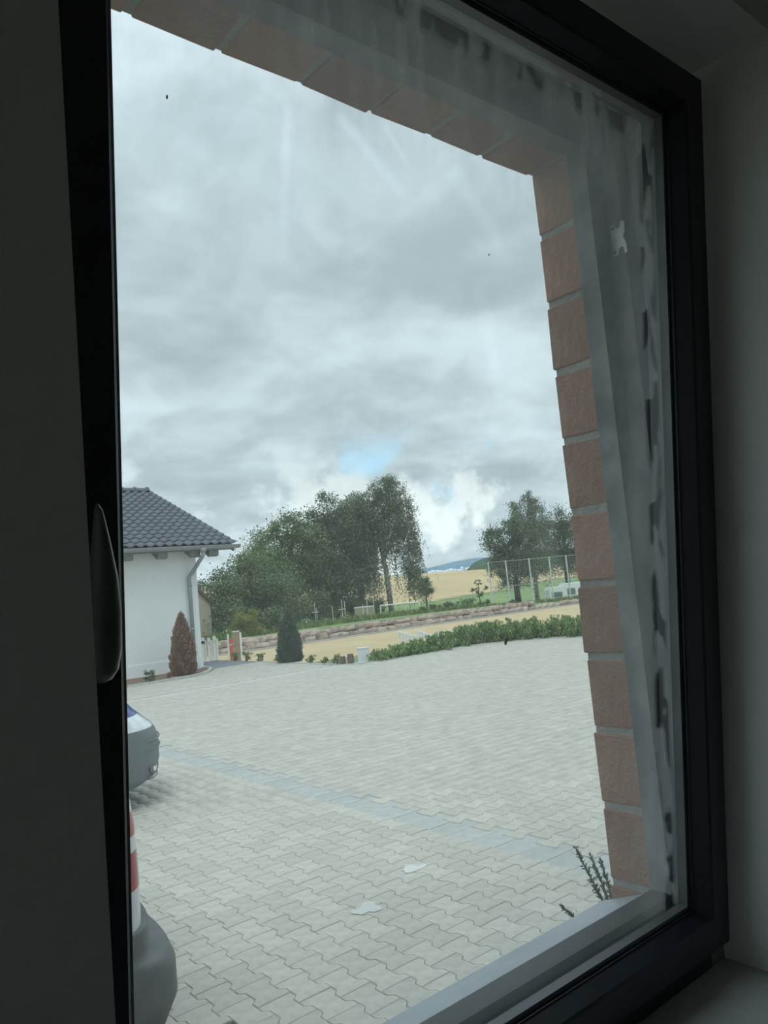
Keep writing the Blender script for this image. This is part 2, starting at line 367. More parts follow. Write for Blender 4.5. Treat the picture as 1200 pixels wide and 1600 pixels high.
for nm, y, ms in (('glass_pane', .029, glass_mat('clear_glass', False)), ('glass_pane', .048, glass_mat('dusty_glass', True))):
    me = mesh_np(nm, [(gx0, y, gz0), (gx1, y, gz0), (gx1, y, gz1), (gx0, y, gz1), (gx0, y+.0035, gz0), (gx1, y+.0035, gz0), (gx1, y+.0035, gz1), (gx0, y+.0035, gz1)],
                 [(0, 1, 2, 3), (7, 6, 5, 4), (0, 4, 5, 1), (1, 5, 6, 2), (2, 6, 7, 3), (3, 7, 4, 0)], ms)
    o = link(nm, me, sash); o['label'] = 'dust-streaked outer glass pane' if y > .04 else 'clear inner glass pane'
# handle on the left stile, lever turned up
def loft(secs, n=24):
    mb = MB(); V = []
    for (c, hx, hy) in secs:
        for j in range(n):
            a = 2*math.pi*j/n; V.append((c[0]+hx*math.cos(a), c[1]+hy*math.sin(a), c[2]))
    k = len(secs); Fs = [(i*n+j, i*n+(j+1) % n, (i+1)*n+(j+1) % n, (i+1)*n+j) for i in range(k-1) for j in range(n)]
    Fs += [tuple(range(n))[::-1], tuple((k-1)*n+j for j in range(n))]
    return mb.add(V, Fs)
hx = .199; hz = 1.664-1.100
MB().tube([(hx, .0005, hz+.012), (hx, -.010, hz+.012)], .0165, 18).build('handle_rosette', M['handle'], sash, bevel=.002)
MB().tube([(hx, -.008, hz+.012), (hx, -.036, hz+.012)], .0085, 14).build('handle_neck', M['handle'], sash, smooth=True)
lv = loft([((hx, -.040, hz-.012), .002, .002), ((hx, -.040, hz-.010), .008, .006), ((hx, -.041, hz-.003), .0125, .009), ((hx, -.043, hz+.012), .0145, .010), ((hx, -.047, hz+.04), .0135, .009), ((hx, -.049, hz+.065), .0105, .0075), ((hx, -.047, hz+.090), .0065, .006), ((hx, -.043, hz+.112), .003, .004), ((hx, -.041, hz+.117), .001, .001)])
lv.build('handle_lever', M['handle'], sash, smooth=True)

# ------------------------------------------------------------------ brick facade
BX, BY0, BY1 = 1.120, .760, .842      # brick reveal plane, inner and outer edge
fac = struct(empty('wall_facade', (0, 0, 0))); tag(fac, 'red clinker brick facing around the outside of the window')
LZ = 2.402; BXL = .09
mb = MB()
mb.box((BX+.0025, BY0, .0), (4.4, BY1-.003, 4.2)); mb.box((-3, BY0, .0), (BXL-.0025, BY1-.003, 4.2))
mb.box((BXL-.0025, BY0, LZ+.003), (BX+.0025, BY1-.003, 4.2)); mb.box((BXL-.0025, BY0, .0), (BX+.0025, BY1-.003, 1.10))
mb.build('mortar_bed', M['mortar'], fac)
def brick_mesh(lx, ly, lz, seed):
    r = np.random.default_rng(seed); o = MB().box((0, 0, 0), (lx, ly, lz)); me = None
    V = np.array(o.v); V += r.normal(0, .0012, V.shape)
    me = mesh_np('brick', V, o.f, M['brick']); return me
jm = [brick_mesh(.24, BY1-BY0-.001, .112, 10+i) for i in range(4)]
def add_brick(me, loc, rot=(0, 0, 0)):
    o = link('brick', me, fac, loc, rot)
    m_ = o.modifiers.new('bevel', 'BEVEL'); m_.width = .0025; m_.segments = 2
    return o
for k in range(-1, 13):               # courses, counted down from the lintel
    z = H + .588 - .1245*(k+1) + .006
    add_brick(jm[k % 4], (BX + random.uniform(-.0015, .0015), BY0+.0005, z))
    if k >= 0: add_brick(jm[(k+2) % 4], (BXL-.24, BY0+.0005, z))
# the soldier course of the lintel
sm = [brick_mesh(.1135, BY1-BY0-.001, .24, 30+i) for i in range(4)]
for i in range(-2, 7):
    x = .371 + (i)*.1235
    if x+.11 > BX+.004: continue
    add_brick(sm[i % 4], (x, BY0+.0005, LZ + random.uniform(-.001, .001)))
# aluminium outer sill
osill = MB()
osill.prism([(.735, 1.166), (.757, 1.170), (.861, 1.131), (.861, 1.112), (.858, 1.112), (.858, 1.127), (.757, 1.164), (.735, 1.160)], BXL+.004, BX-.002, 'x')
o = osill.build('trim_2', M['alu']); struct(o); tag(o, 'blue-grey aluminium outer window sill')

# ------------------------------------------------------------------ the paved yard
PQ, PP, PA = .139, .2005, .0125           # row pitch, stone pitch, half height of the wave
def paver_outline(g):                      # interlocking double-T stone, g = half joint
    u1, u0 = PQ/2+PA-g, PQ/2-PA-g; e = PP/2-g
    R_ = [(u1, -e), (u1, -.061), (u0, -.039), (u0, .039), (u1, .061), (u1, e)]
    return np.array(R_ + [(-a, -b) for a, b in R_])
def in_poly(P, poly):
    x, y = P[:, 0], P[:, 1]; ins = np.zeros(len(P), bool); n = len(poly)
    for i in range(n):
        x0, y0 = poly[i]; x1, y1 = poly[(i+1) % n]
        c = ((y0 > y) != (y1 > y)) & (x < (x1-x0)*(y-y0)/((y1-y0) if y1 != y0 else 1e-9)+x0)
        ins ^= c
    return ins
YARD = [(-3, 1.25), (1.62, 1.25), (15.6, 1.25), (15.6, 10.6), (15.2, 11.4), (15.0, 12.2), (14.5, 12.9), (13.2, 13.35), (11.3, 13.25), (10.2, 13.45), (9.9, 13.9), (9.85, 17.25), (8.85, 17.25), (8.6, 17.25), (8.2, 16.62), (7.55, 16.1), (-3, 16.05)]
BED = [(-3, 1.25), (1.62, 1.25), (1.47, 3.02), (1.40, 3.18), (1.15, 3.25), (-3, 3.25)]
yard = struct(empty('paved_yard')); tag(yard, 'large yard paved with interlocking grey concrete stones')
mb = MB(); n = len(YARD); mb.add([(x, y, -.011) for x, y in YARD], [tuple(range(n))]); mb.build('joint_bed', M['joint'], yard)
def lattice(poly, rot90, excl=()):
    P = np.array(poly); x0, y0 = P.min(0)-.3; x1, y1 = P.max(0)+.3
    if rot90: nu, nv = int((y1-y0)/PQ)+1, int((x1-x0)/PP)+1
    else: nu, nv = int((x1-x0)/PQ)+1, int((y1-y0)/PP)+1
    I, J = np.meshgrid(np.arange(nu), np.arange(nv), indexing='ij'); I = I.ravel(); J = J.ravel()
    u = I*PQ; v = J*PP + (I % 2)*PP/2
    C = np.stack([x0+v, y0+u], 1) if rot90 else np.stack([x0+u, y0+v], 1)
    ok = in_poly(C, poly)
    for e in excl: ok &= ~in_poly(C, e)
    return C[ok]
CH0, CH1 = 3.665, 3.862                    # drainage channel strip
LINE_Y0, LINE_Y1 = 13.66, 13.80            # pale setting line
def clip(poly, a, b, c):                   # keep a*x+b*y<=c
    out = []
    for i in range(len(poly)):
        p, q = poly[i], poly[(i+1) % len(poly)]
        dp, dq = a*p[0]+b*p[1]-c, a*q[0]+b*q[1]-c
        if dp <= 0: out.append(p)
        if dp*dq < 0: t = dp/(dp-dq); out.append((p[0]+t*(q[0]-p[0]), p[1]+t*(q[1]-p[1])))
    return out
ZA = clip(clip(YARD, 1, 0, CH0-.02), 0, 1, LINE_Y0-.05)
ZB = clip(clip(YARD, -1, 0, -CH1-.03), 0, 1, LINE_Y0-.05)
ZC = clip(YARD, 0, -1, -LINE_Y1-.05)
sets = [(lattice(ZA, False, [BED]), False), (lattice(ZB, True), True), (lattice(ZC, True), True)]
allC = np.concatenate([np.c_[C, np.full(len(C), float(r))] for C, r in sets])
# visibility of a stone's centre from the room side (for choosing the 300 that show largest)
P3 = np.c_[allC[:, :2], np.full(len(allC), -H)]
dep = P3 @ np.array(fw); px = 600+F_PX*(P3 @ np.array(cx))/dep; py = 800-F_PX*(P3 @ np.array(cy))/dep
sill_line = 1600-(px-640)*.603
vis = (dep > 0) & (px > 215) & (px < 965) & (py < np.minimum(sill_line, 1600)+14)
order = np.argsort(np.where(vis, dep, 1e9)); near = np.zeros(len(allC), bool); near[order[:300]] = True
def paver_geo(detail=True):
    o = paver_outline(.0014); i_ = paver_outline(.0040); k = len(o)
    V = [(a, b, -.0040) for a, b in o]+[(a, b, 0) for a, b in i_]
    Fs = [tuple(range(k, 2*k))]+[(j, (j+1) % k, k+(j+1) % k, k+j) for j in range(k)]
    if detail:
        V += [(a, b, -.02) for a, b in o]; Fs += [(2*k+j, 2*k+(j+1) % k, (j+1) % k, j) for j in range(k)]
    return V, Fs
V_, F_ = paver_geo(True); pav_me = mesh_np('paver', V_, F_, M['paver'])
for x, y, r in allC[near]:
    o = link('paver', pav_me, yard, (x, y, random.uniform(-.0012, .0012)), (random.gauss(0, .004), random.gauss(0, .004), (math.pi/2 if r else 0)+random.gauss(0, .003)))
V_, F_ = paver_geo(False); V_ = np.array(V_); far = allC[~near]; k = len(V_)
rot = far[:, 2] > .5
Vx = np.where(rot[:, None], -V_[None, :, 1], V_[None, :, 0]) + far[:, 0:1]
Vy = np.where(rot[:, None], V_[None, :, 0], V_[None, :, 1]) + far[:, 1:2]
Vz = np.repeat(V_[None, :, 2], len(far), 0) + rng.uniform(-.0012, .0012, (len(far), 1)) + (V_[None, :, 0]*rng.normal(0, .004, (len(far), 1)))
VV = np.stack([Vx, Vy, Vz], -1).reshape(-1, 3).astype(np.float32)
lt = np.array([len(f) for f in F_]); li = np.concatenate([np.array(f) for f in F_])
nf = len(far); me = bpy.data.meshes.new('paver_field'); me.vertices.add(len(VV)); me.vertices.foreach_set('co', VV.ravel())
LI = (li[None, :]+(np.arange(nf)*k)[:, None]).ravel(); LT = np.tile(lt, nf)
me.loops.add(len(LI)); me.loops.foreach_set('vertex_index', LI.astype(np.int32))
me.polygons.add(len(LT)); me.polygons.foreach_set('loop_start', np.concatenate([[0], np.cumsum(LT)[:-1]]).astype(np.int32)); me.polygons.foreach_set('loop_total', LT.astype(np.int32))
me.materials.append(M['paver_field']); me.update(calc_edges=True)
tag(link('paver_field', me, yard), kind='stuff')
# channel of flat bluish blocks with an edge row, and the pale line of blocks across the yard
chm = mesh_np('channel_block', *(lambda o: (o.v, o.f))(MB().box((CH0-.10, 0, -.03), (CH1+.035, .197, -.0055))), M['channel'])
for i in range(62): link('channel_block', chm, yard, (0, 1.35+i*.2, random.uniform(-.001, .001)))
lnm = mesh_np('line_block', *(lambda o: (o.v, o.f))(MB().box((0, LINE_Y0-.07, -.03), (.298, LINE_Y1+.07, -.002))), mat('pale_line_blocks', (.52, .52, .49), .9, var=.06, rnd=.05))
for i in range(45): link('line_block', lnm, yard, (-3+i*.30, 0, 0))
# a patch of spilled lime on the stones, a darker oil stain
def flat_blob(name, c, r, z, m, seed, parent):
    rr = np.random.default_rng(seed); n = 22; P = []
    for i in range(n):
        a = 2*math.pi*i/n; q = r*(1+.25*math.sin(3*a+seed)+rr.normal(0, .12)); P.append((c[0]+q*math.cos(a), c[1]+q*math.sin(a)*.8, z))
    return MB().add(P, [tuple(range(n))]).build(name, m, parent)
flat_blob('lime_stain', (3.042, 3.693), .07, .0028, mat('white_lime_stain', (.60, .60, .57), .9), 3, yard)
flat_blob('lime_stain', (2.52, 3.457), .08, .0026, mat('pale_lime_stain', (.53, .53, .50), .9), 5, yard)
# planting bed at the foot of the wall
bd = MB(); bd.add([(x, y, -.004) for x, y in BED], [tuple(range(len(BED)))]); o = bd.build('planting_bed', M['mulch']); struct(o); tag(o, 'bark mulch bed at the foot of our own wall')
bd = MB().box((-3, .842, -.2), (15.6, 1.25, -.002)).build('planting_strip', M['mulch']); struct(bd); tag(bd, 'narrow mulch strip along the brick wall')

# ------------------------------------------------------------------ ground beyond the yard
ZAR = -.60
SAND_Y = 27.9
gmb = MB().add([(-60, -60, -.09), (15.6, -60, -.09), (15.6, 16, -.09), (9.9, 16, -.09), (9.9, 30, -.09), (-60, 30, -.09)], [(0, 1, 2, 3, 4, 5)])
o = gmb.build('ground', M['soil']); struct(o); tag(o, 'soil and grass around the yard')
o = MB().box((8.62, 17.25, -.05), (9.86, 19.45, -.001)).build('asphalt_path', M['asphalt']); struct(o); tag(o, 'dark asphalt strip beside the white house corner')
# bank from the yard edge down to the arena
EDGE = [(9.88, 19.45), (9.88, 17.25), (9.9, 13.9), (10.2, 13.45), (11.3, 13.25), (13.2, 13.35), (14.5, 12.9), (15.0, 12.2), (15.2, 11.4), (15.62, 10.6), (15.62, 1.0)]
LOW = [(10.7, 19.9), (10.75, 17.4), (10.8, 15.0), (11.0, 14.6), (11.5, 14.3), (13.5, 14.4), (15.0, 13.9), (15.9, 12.8), (16.2, 11.7), (16.7, 10.9), (16.7, 1.0)]
mb = MB(); k = len(EDGE)
mb.add([(x, y, -.02) for x, y in EDGE]+[(x*.55+X*.45, y*.55+Y*.45, -.06) for (x, y), (X, Y) in zip(EDGE, LOW)]+[(x, y, ZAR-.02) for x, y in LOW], [(j*k+i, j*k+i+1, (j+1)*k+i+1, (j+1)*k+i) for j in range(2) for i in range(k-1)])
o = mb.build('planted_bank', M['mulch']); struct(o); tag(o, 'mulched bank between the yard edge and the sand arena')
o = MB().add([(9.0, 1, ZAR), (80, 1, ZAR), (80, SAND_Y, ZAR), (9.0, SAND_Y, ZAR)], [(0, 1, 2, 3)]).build('sand_arena', M['sand']); struct(o); tag(o, 'yellow sand riding arena beyond the yard')
# kerb stones at the yard edge
def kerb_row(name, pts, wdt, z0, z1, step, parent, m):
    pts = [Vector((p[0], p[1])) for p in pts]
    for a, b_ in zip(pts[:-1], pts[1:]):
        L = (b_-a).length; n = max(1, round(L/step)); d = (b_-a)/n; ang = math.atan2(d.y, d.x)
        key = (name, round(d.length, 3)); me = bpy.data.meshes.get(f'{name}_{d.length:.3f}')
        if me is None:
            q = MB().box((.003, -wdt/2, z0), (d.length-.003, wdt/2, z1)); me = mesh_np(f'{name}_{d.length:.3f}', q.v, q.f, m)
        for i in range(n):
            p = a+d*i; link(name, me, parent, (p.x, p.y, random.uniform(-.004, .004)), (0, 0, ang))
yk = empty('yard_kerb', (9.9, 14, 0)); yk.location = (0, 0, 0); struct(yk); tag(yk, 'pale concrete kerb along the far edge of the yard')
kerb_row('kerb_stone', EDGE[1:], .08, -.25, .012, .6, yk, M['kerb'])
bk = empty('bed_kerb'); struct(bk); tag(bk, 'concrete kerb curving round the bark bed of the white house')
BEDK = [(4.0, 16.08), (6.1, 16.08), (7.5, 16.12), (7.9, 16.3), (8.2, 16.62), (8.45, 17.0), (8.56, 17.3), (8.6, 19.4)]
kerb_row('kerb_stone', BEDK, .07, -.2, .05, .5, bk, M['kerb'])
mb = MB(); mb.add([(x, y, .018) for x, y in BEDK]+[(8.5, 19.4, .018), (4.0, 19.4, .018)], [tuple(range(len(BEDK)+2))])
o = mb.build('mulch_bed', M['mulch']); struct(o); tag(o, 'bark mulch bed at the foot of the white house')
ak = empty('arena_kerb'); struct(ak); tag(ak, 'pale kerb line along the far side of the sand arena')
kerb_row('kerb_stone', [(10.5, SAND_Y-.05), (46.5, SAND_Y-.05)], .10, ZAR-.1, ZAR+.07, 1.0, ak, M['kerb'])
# land behind the stone wall
def terr(x, y):
    zz = np.interp(y, [28, 33, 38, 45, 60, 78, 140, 215, 260, 320, 500], [-.1, -.2, -.42, -.62, -.75, -.62, 1.2, 3.3, 2.7, -3, -12])
    zz = zz - np.clip((x-30)/10, 0, 1)*.35*np.clip((75-y)/20, 0, 1)
    return zz + .06*np.sin(x*.21)*np.sin(y*.17) - np.clip((x-190)*.012, -1.2, 3.5)*np.clip((y-100)/90, 0, 1)
def terrain(name, xs, ys, m, keep, z_off=0.0):
    X, Y = np.meshgrid(xs, ys); Z = terr(X, Y)+z_off
    V = np.stack([X, Y, Z], -1).reshape(-1, 3); nx = len(xs); Fs = []
    for j in range(len(ys)-1):
        for i in range(nx-1):
            c = ((xs[i]+xs[i+1])/2, (ys[j]+ys[j+1])/2)
            if keep(*c): Fs.append((j*nx+i, j*nx+i+1, (j+1)*nx+i+1, (j+1)*nx+i))
    me = mesh_np(name, V, Fs, m, True); return struct(link(name, me))
bl = lambda x: 64+.44*(x-62)*(x > 62)+.1*(x-62)*(x <= 62)
o = terrain('meadow', np.linspace(-60, 260, 129), np.linspace(28.6, 190, 82), M['meadow'], lambda x, y: y < bl(x)+4); tag(o, 'green meadow behind the stone wall')
fx = np.linspace(-60, 460, 105); fy = np.linspace(40, 320, 113)
o = terrain('wheat_field', fx, fy, M['wheat'], lambda x, y: y > bl(x), .03); tag(o, 'golden ripe grain field rising to the horizon')
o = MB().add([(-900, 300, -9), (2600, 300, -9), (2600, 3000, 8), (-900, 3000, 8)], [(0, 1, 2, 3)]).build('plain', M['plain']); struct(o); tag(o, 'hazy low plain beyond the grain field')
xs_ = np.linspace(8, 84, 77); V = []
for x_ in xs_: z_ = float(terr(np.array(x_), np.array(28.5))); V += [(x_, 28.36, -1.3), (x_, 28.38, z_-.05), (x_, 28.75, z_+.03), (x_, 29.2, z_-.12)]
o = MB().add(V, [(i*4+j, (i+1)*4+j, (i+1)*4+j+1, i*4+j+1) for i in range(76) for j in range(3)]).build('earth_bank', M['meadow']); struct(o); tag(o, 'earth held back by the boulder wall')
# far hills as solid ridges
def ridge(name, line, m, label, wid):
    mb = MB(); n = len(line); V = []
    for x, y, z in line:
        d = Vector((x, y)).normalized()
        for t, hz in ((-1, 0), (-.72, .42), (-.4, .80), (0, 1), (.5, .7), (1, 0)):
            V.append((x+d.x*wid*t, y+d.y*wid*t, -8+(z+8)*hz))
    mb.add(V, [(i*6+j, (i+1)*6+j, (i+1)*6+j+1, i*6+j+1) for i in range(n-1) for j in range(5)])
    o = mb.build(name, m, smooth=True); struct(o); tag(o, label); return o
def ray(px_, py_, d):   # a compass bearing given as degrees from +Y and an elevation in degrees, at horizontal distance d
    a = rad(px_); return (d*math.sin(a), d*math.cos(a), H+d*math.tan(rad(py_)))
ridge('hill_far', [ray(a, e, 1500) for a, e in ((28, .25), (34, .3), (38, .35), (41, .42), (42.4, .66), (43.4, .80), (44.6, .98), (46, 1.08), (48, 1.05), (50, 1.0), (54, .8), (60, .6), (70, .3))], M['hill'], 'wooded hill on the horizon, coloured blue for distance haze', 260)
ridge('hill_wooded', [ray(a, e, 520) for a, e in ((44.9, -.1), (45.3, .25), (45.9, .75), (46.6, 1.0), (47.4, 1.12), (48.5, 1.2), (50, 1.15), (54, 1.1), (60, .9))], M['canopywood'], 'dark wooded ridge behind the grain field', 45)
rr = np.random.default_rng(4)
for i in range(16):
    a = 42.6+i*.27+rr.uniform(-.03, .03); d = 1170+(i % 3)*28; x, y, _ = ray(a, 0, d)
    wx, hz = rr.uniform(1.6, 3.4), rr.uniform(.8, 2.2); zb = rr.uniform(6, 9.5)
    mb = MB().box((-wx, -4, -14), (wx, 4, hz)); mb.add([(-wx, -4, hz), (wx, -4, hz), (wx, 4, hz), (-wx, 4, hz), (-wx, 0, hz+1.4), (wx, 0, hz+1.4)], [(0, 1, 5, 4), (2, 3, 4, 5), (0, 4, 3), (1, 2, 5)])
    o = mb.build('far_house', M['far_white'], loc=(x, y, zb), rot=(0, 0, rad(-a)+rr.uniform(-.4, .4)))
    tag(o, 'tiny white house of the far town below the blue hill', 'house', 'houses of the far town')

# ------------------------------------------------------------------ white house with tiled roof
hs = empty('white_house', (6.0, 22.2, 0)); tag(hs, 'white rendered low house with dark tiled roof and zinc gutter', 'house')
HO = Vector((6.0, 22.2, 0))
def L3(p): return (p[0]-HO.x, p[1]-HO.y, p[2])
def hb(a, c, name, m, bevel=0.0): return MB().box(L3(a), L3(c)).build(name, m, hs, bevel=bevel)
EY, EZ, RY, RZ = 17.12, 2.965, 22.17, 4.99        # eaves line and ridge line of the tile surface
slope = math.atan2(RZ-EZ, RY-EY); SL = math.hypot(RZ-EZ, RY-EY)
VX = 9.40
mb = MB(); wallpoly = [(17.61, 0.0), (26.8, 0.0), (26.8, 2.85), (22.17, 4.80), (17.61, 2.85)]
mb.prism([(y-HO.y, z) for y, z in wallpoly], -2.0-HO.x, 8.55-HO.x, 'x'); mb.build('house_wall', M['render'], hs)
hb((-2.0, 17.597, .02), (8.563, 17.62, .30), 'plinth', M['render'])
# roof deck
t = .10
mb = MB(); rp = [(EY+.02, EZ-.055), (RY, RZ-.055), (2*RY-EY, EZ-.055), (2*RY-EY, EZ-.055-t), (RY, RZ-.055-t), (EY+.02, EZ-.055-t)]
mb.prism([(y-HO.y, z) for y, z in rp], -2.3-HO.x, VX-.03-HO.x, 'x'); mb.build('roof_deck', M['greywood'], hs)
# pantiles: one S-curved tile mesh, laid course by course
TW, NR = .232, 17; TL = SL/NR
def tile_geo():
    V = []; n = 9
    # u across, s up the slope (0 at the lower edge); lower edge sits higher on the course below
    for s, dz in ((0, .030), (TL*1.12, .0)):
        for i in range(n+1):
            u = TW*(i/n)*1.03; z = .050*abs(math.cos(math.pi*(i/n-.06)))**3-.018
            V.append((u, s, dz+z))
    for i in range(n+1): V.append((V[i][0], .004, V[i][2]-.020))
    Fs = [(i, i+1, n+2+i, n+1+i) for i in range(n)]+[(2*n+2+i, 2*n+3+i, i+1, i) for i in range(n)]
    Fs += [(0, n+1, 2*n+2), (n, 3*n+2, 2*n+1)]
    return V, Fs
tv, tf = tile_geo(); tile_me = mesh_np('roof_tile', tv, tf, M['rooftile'], True)
TSV, TSF = [], []
for r_ in range(NR):
    for c in range(50):
        x = VX-TW-(c*TW); s = r_*TL
        y, z = EY-.02+s*math.cos(slope), EZ-.01+s*math.sin(slope)
        if x < -2.2: continue
        if c < 17:
            o = link('roof_tile', tile_me, hs, (x-HO.x, y-HO.y, z+random.uniform(-.002, .002)), (slope, 0, 0))
        else:
            k = len(TSV)
            for (a, b_, d) in tv: TSV.append((x-HO.x+a, y-HO.y+b_*math.cos(slope)-d*math.sin(slope), z+b_*math.sin(slope)+d*math.cos(slope)))
            TSF += [tuple(i+k for i in f) for f in tf]
# rear slope, joined
for r_ in range(NR):
    for c in range(50):
        x = VX-c*TW
        if x-TW < -2.3: continue
        s = r_*TL; y, z = 2*RY-EY+.02-s*math.cos(slope), EZ-.01+s*math.sin(slope); k = len(TSV)
        for (a, b_, d) in tv: TSV.append((x-HO.x-a, y-HO.y-b_*math.cos(slope)+d*math.sin(slope), z+b_*math.sin(slope)+d*math.cos(slope)))
        TSF += [tuple(i+k for i in f) for f in tf]
tag(link('roof_tile_field', mesh_np('roof_tile_field', TSV, TSF, M['rooftile_field'], True), hs), kind='stuff')
# ridge caps
cap = MB()
n = 9
for s, r0 in ((0, .165), (.05, .165), (.055, .135), (.40, .135)):
    for i in range(n):
        a = math.pi*i/(n-1); cap.v.append((s, -r0*math.cos(a), r0*.85*math.sin(a)-.045))
for j in range(3):
    for i in range(n-1): cap.f.append((j*n+i, j*n+i+1, (j+1)*n+i+1, (j+1)*n+i))
cap.f.append(tuple(range(n)))
cap_me = mesh_np('ridge_cap', cap.v, cap.f, M['rooftile'])
for i in range(29): link('ridge_cap', cap_me, hs, (VX-.02-HO.x-i*.38, RY-HO.y, RZ+.03), (0, 0, math.pi))
# verge tiles' edge board, rafters, gutter, downpipe
mb = MB(); vp = [(EY+.05, EZ-.06), (RY, RZ-.06), (RY, RZ-.22), (EY+.05, EZ-.20)]
mb.prism([(y-HO.y, z) for y, z in vp], VX-.05-HO.x, VX-.02-HO.x, 'x'); mb.build('verge_board', M['greywood'], hs)
for x in (8.80, 8.32, 7.50, 6.68, 5.86, 5.04, 4.22, 3.40):
    mb = MB(); q = [(EY+.06, EZ-.150), (EY+.08, EZ-.27), (EY+.16, EZ-.30), (17.7, EZ-.06), (17.7, EZ+.06)]
    mb.prism([(y-HO.y, z) for y, z in q], x-HO.x-.08, x+.16-HO.x, 'x'); mb.build('rafter_end', M['greywood'], hs)
gut = MB(); GR = .075; gy, gz = EY-.075, EZ-.055; n = 10; V = []
for x in (-2.3, VX+.06):
    for rr_ in (GR, GR-.006):
        for i in range(n+1):
            a = math.pi+math.pi*i/n; V.append((x-HO.x, gy+rr_*math.cos(a)-HO.y, gz+rr_*math.sin(a)))
k = n+1
gut.add(V, [(i, i+1, 2*k+i+1, 2*k+i) for i in range(n)]+[(k+i, 3*k+i, 3*k+i+1, k+i+1) for i in range(n)]+[(0, 2*k, 3*k, k), (n, k+n, 3*k+n, 2*k+n)]+[tuple(range(2*k, 3*k)), tuple(range(0, k))])
gt = gut.build('gutter', M['zincgutter'], hs, smooth=False)
MB().tube([L3((-2.3, gy-GR, gz+.004)), L3((VX+.06, gy-GR, gz+.004))], .012, 8).build('gutter_bead', M['zincgutter'], gt, smooth=True)
for x in (8.9, 8.3, 7.7, 7.1, 6.5): MB().box(L3((x, gy-GR-.005, gz-.04)), L3((x+.03, gy-GR+.012, gz+.02))).build('gutter_bracket', M['zincgutter'], gt)
dpx = 8.31
pts = [(dpx+.17, gy, gz-.05), (dpx+.17, gy, gz-.20), (dpx+.155, gy+.03, gz-.24), (dpx+.05, 17.45, gz-.60), (dpx, 17.52, gz-.68), (dpx, 17.53, gz-.80), (dpx, 17.53, .03)]
dp = MB().tube([L3(p) for p in pts], .048, 12).build('downpipe', M['zincgutter'], hs, smooth=True)
MB().tube([L3((dpx+.17, gy, gz-.04)), L3((dpx+.17, gy, gz-.15))], [.10, .055], 12).build('outlet_funnel', M['zincgutter'], dp, smooth=True)
for z in (2.0, .95, .62): MB().tube([L3((dpx, 17.53, z)), L3((dpx, 17.53, z+.045))], .056, 12).build('pipe_clip', M['zincgutter'], dp, smooth=True)

# neighbour's house peeping out behind it
nh = empty('neighbour_house', (12.3, 33.4, -.3)); tag(nh, 'beige house wall with red-brown roof edge behind the white house', 'house')
MB().prism([(-4.5, 0), (4.5, 0), (4.5, 1.75), (0, 6.2), (-4.5, 1.75)], 0, 9, 'y').build('house_wall', M['beige'], nh)
MB().prism([(-4.58, 1.62), (0, 6.2), (4.58, 1.62), (4.58, 1.80), (0, 6.42), (-4.58, 1.80)], -.15, 9.2, 'y').build('roof', M['redroof'], nh)
MB().box((1.6, -.03, .9), (2.6, .02, 1.9)).build('window', M['darkglass'], nh)

# ------------------------------------------------------------------ vehicles: lofted from horizontal outlines
def outline(L, hw, rf, rb, n=120, pf=2.6, pb=4.5):
    """plan outline of a body, front at x=0 pointing +x, rear at -L; rf, rb = depth of the rounded front and rear"""
    P = []
    for i in range(n):
        a = 2*math.pi*i/n; c, s = math.cos(a), math.sin(a)
        if c >= 0: x, y, p = rf, hw, pf
        else: x, y, p = rb, hw, pb
        e = 2/p
        P.append(((x*abs(c)**e*(1 if c > 0 else -1)), y*abs(s)**e*(1 if s > 0 else -1)))
    return [((x-rf) if x >= 0 else (-L+rb+x if True else 0), y) for x, y in P]
def body_levels(levels, n=160, pf=2.6, pb=4.5):
    """levels: (z, x_front, x_rear, half width, rf, rb) -> rings; x is stretched between front and rear arcs"""
    R_ = []
    for z, xf, xr, hw, rf, rb in levels:
        ring_ = []
        for i in range(n):
            a = 2*math.pi*(i+.5)/n; c, s = math.cos(a), math.sin(a)
            p = pf if c >= 0 else pb; e = 2/p
            cx_ = abs(c)**e; sy = abs(s)**e*(1 if s > 0 else -1)
            x = (xf-rf+rf*cx_) if c >= 0 else (xr+rb-rb*cx_)
            ring_.append((x, hw*sy, z))
        out = []
        for i in range(n):                     # subdivide the straight sides
            p, q = ring_[i], ring_[(i+1) % n]; out.append(p)
            if abs(p[0]-q[0]) > .3 or (i in (n//4-1, 3*n//4-1)):
                for k in range(1, 20): out.append(tuple(p[j]+(q[j]-p[j])*k/20 for j in range(3)))
        R_.append(out)
    return R_
def refine(levels, m):
    L = np.array(levels, float); z = L[:, 0]; t = np.arange(len(z)); tt = np.linspace(0, len(z)-1, (len(z)-1)*m+1)
    return [tuple(np.interp(tt, t, L[:, j])[i] for j in range(L.shape[1])) for i in range(len(tt))]
def split_body(rings, classify, parts, parent):
    n = len(rings[0]); V = [p for r in rings for p in r]; groups = {}
    for j in range(len(rings)-1):
        for i in range(n):
            f = (j*n+i, j*n+(i+1) % n, (j+1)*n+(i+1) % n, (j+1)*n+i)
            c = np.mean([V[q] for q in f], 0); groups.setdefault(classify(*c), []).append(f)
    top = tuple((len(rings)-1)*n+i for i in range(n)); groups.setdefault('body', []).append(top)
    groups.setdefault('body', []).append(tuple(range(n))[::-1])
    for g_, fs in groups.items():
        ids = sorted({q for f in fs for q in f}); mp = {q: i for i, q in enumerate(ids)}
        nm, m = parts[g_]
        link(nm, mesh_np(nm, [V[q] for q in ids], [tuple(mp[q] for q in f) for f in fs], m, True), parent)
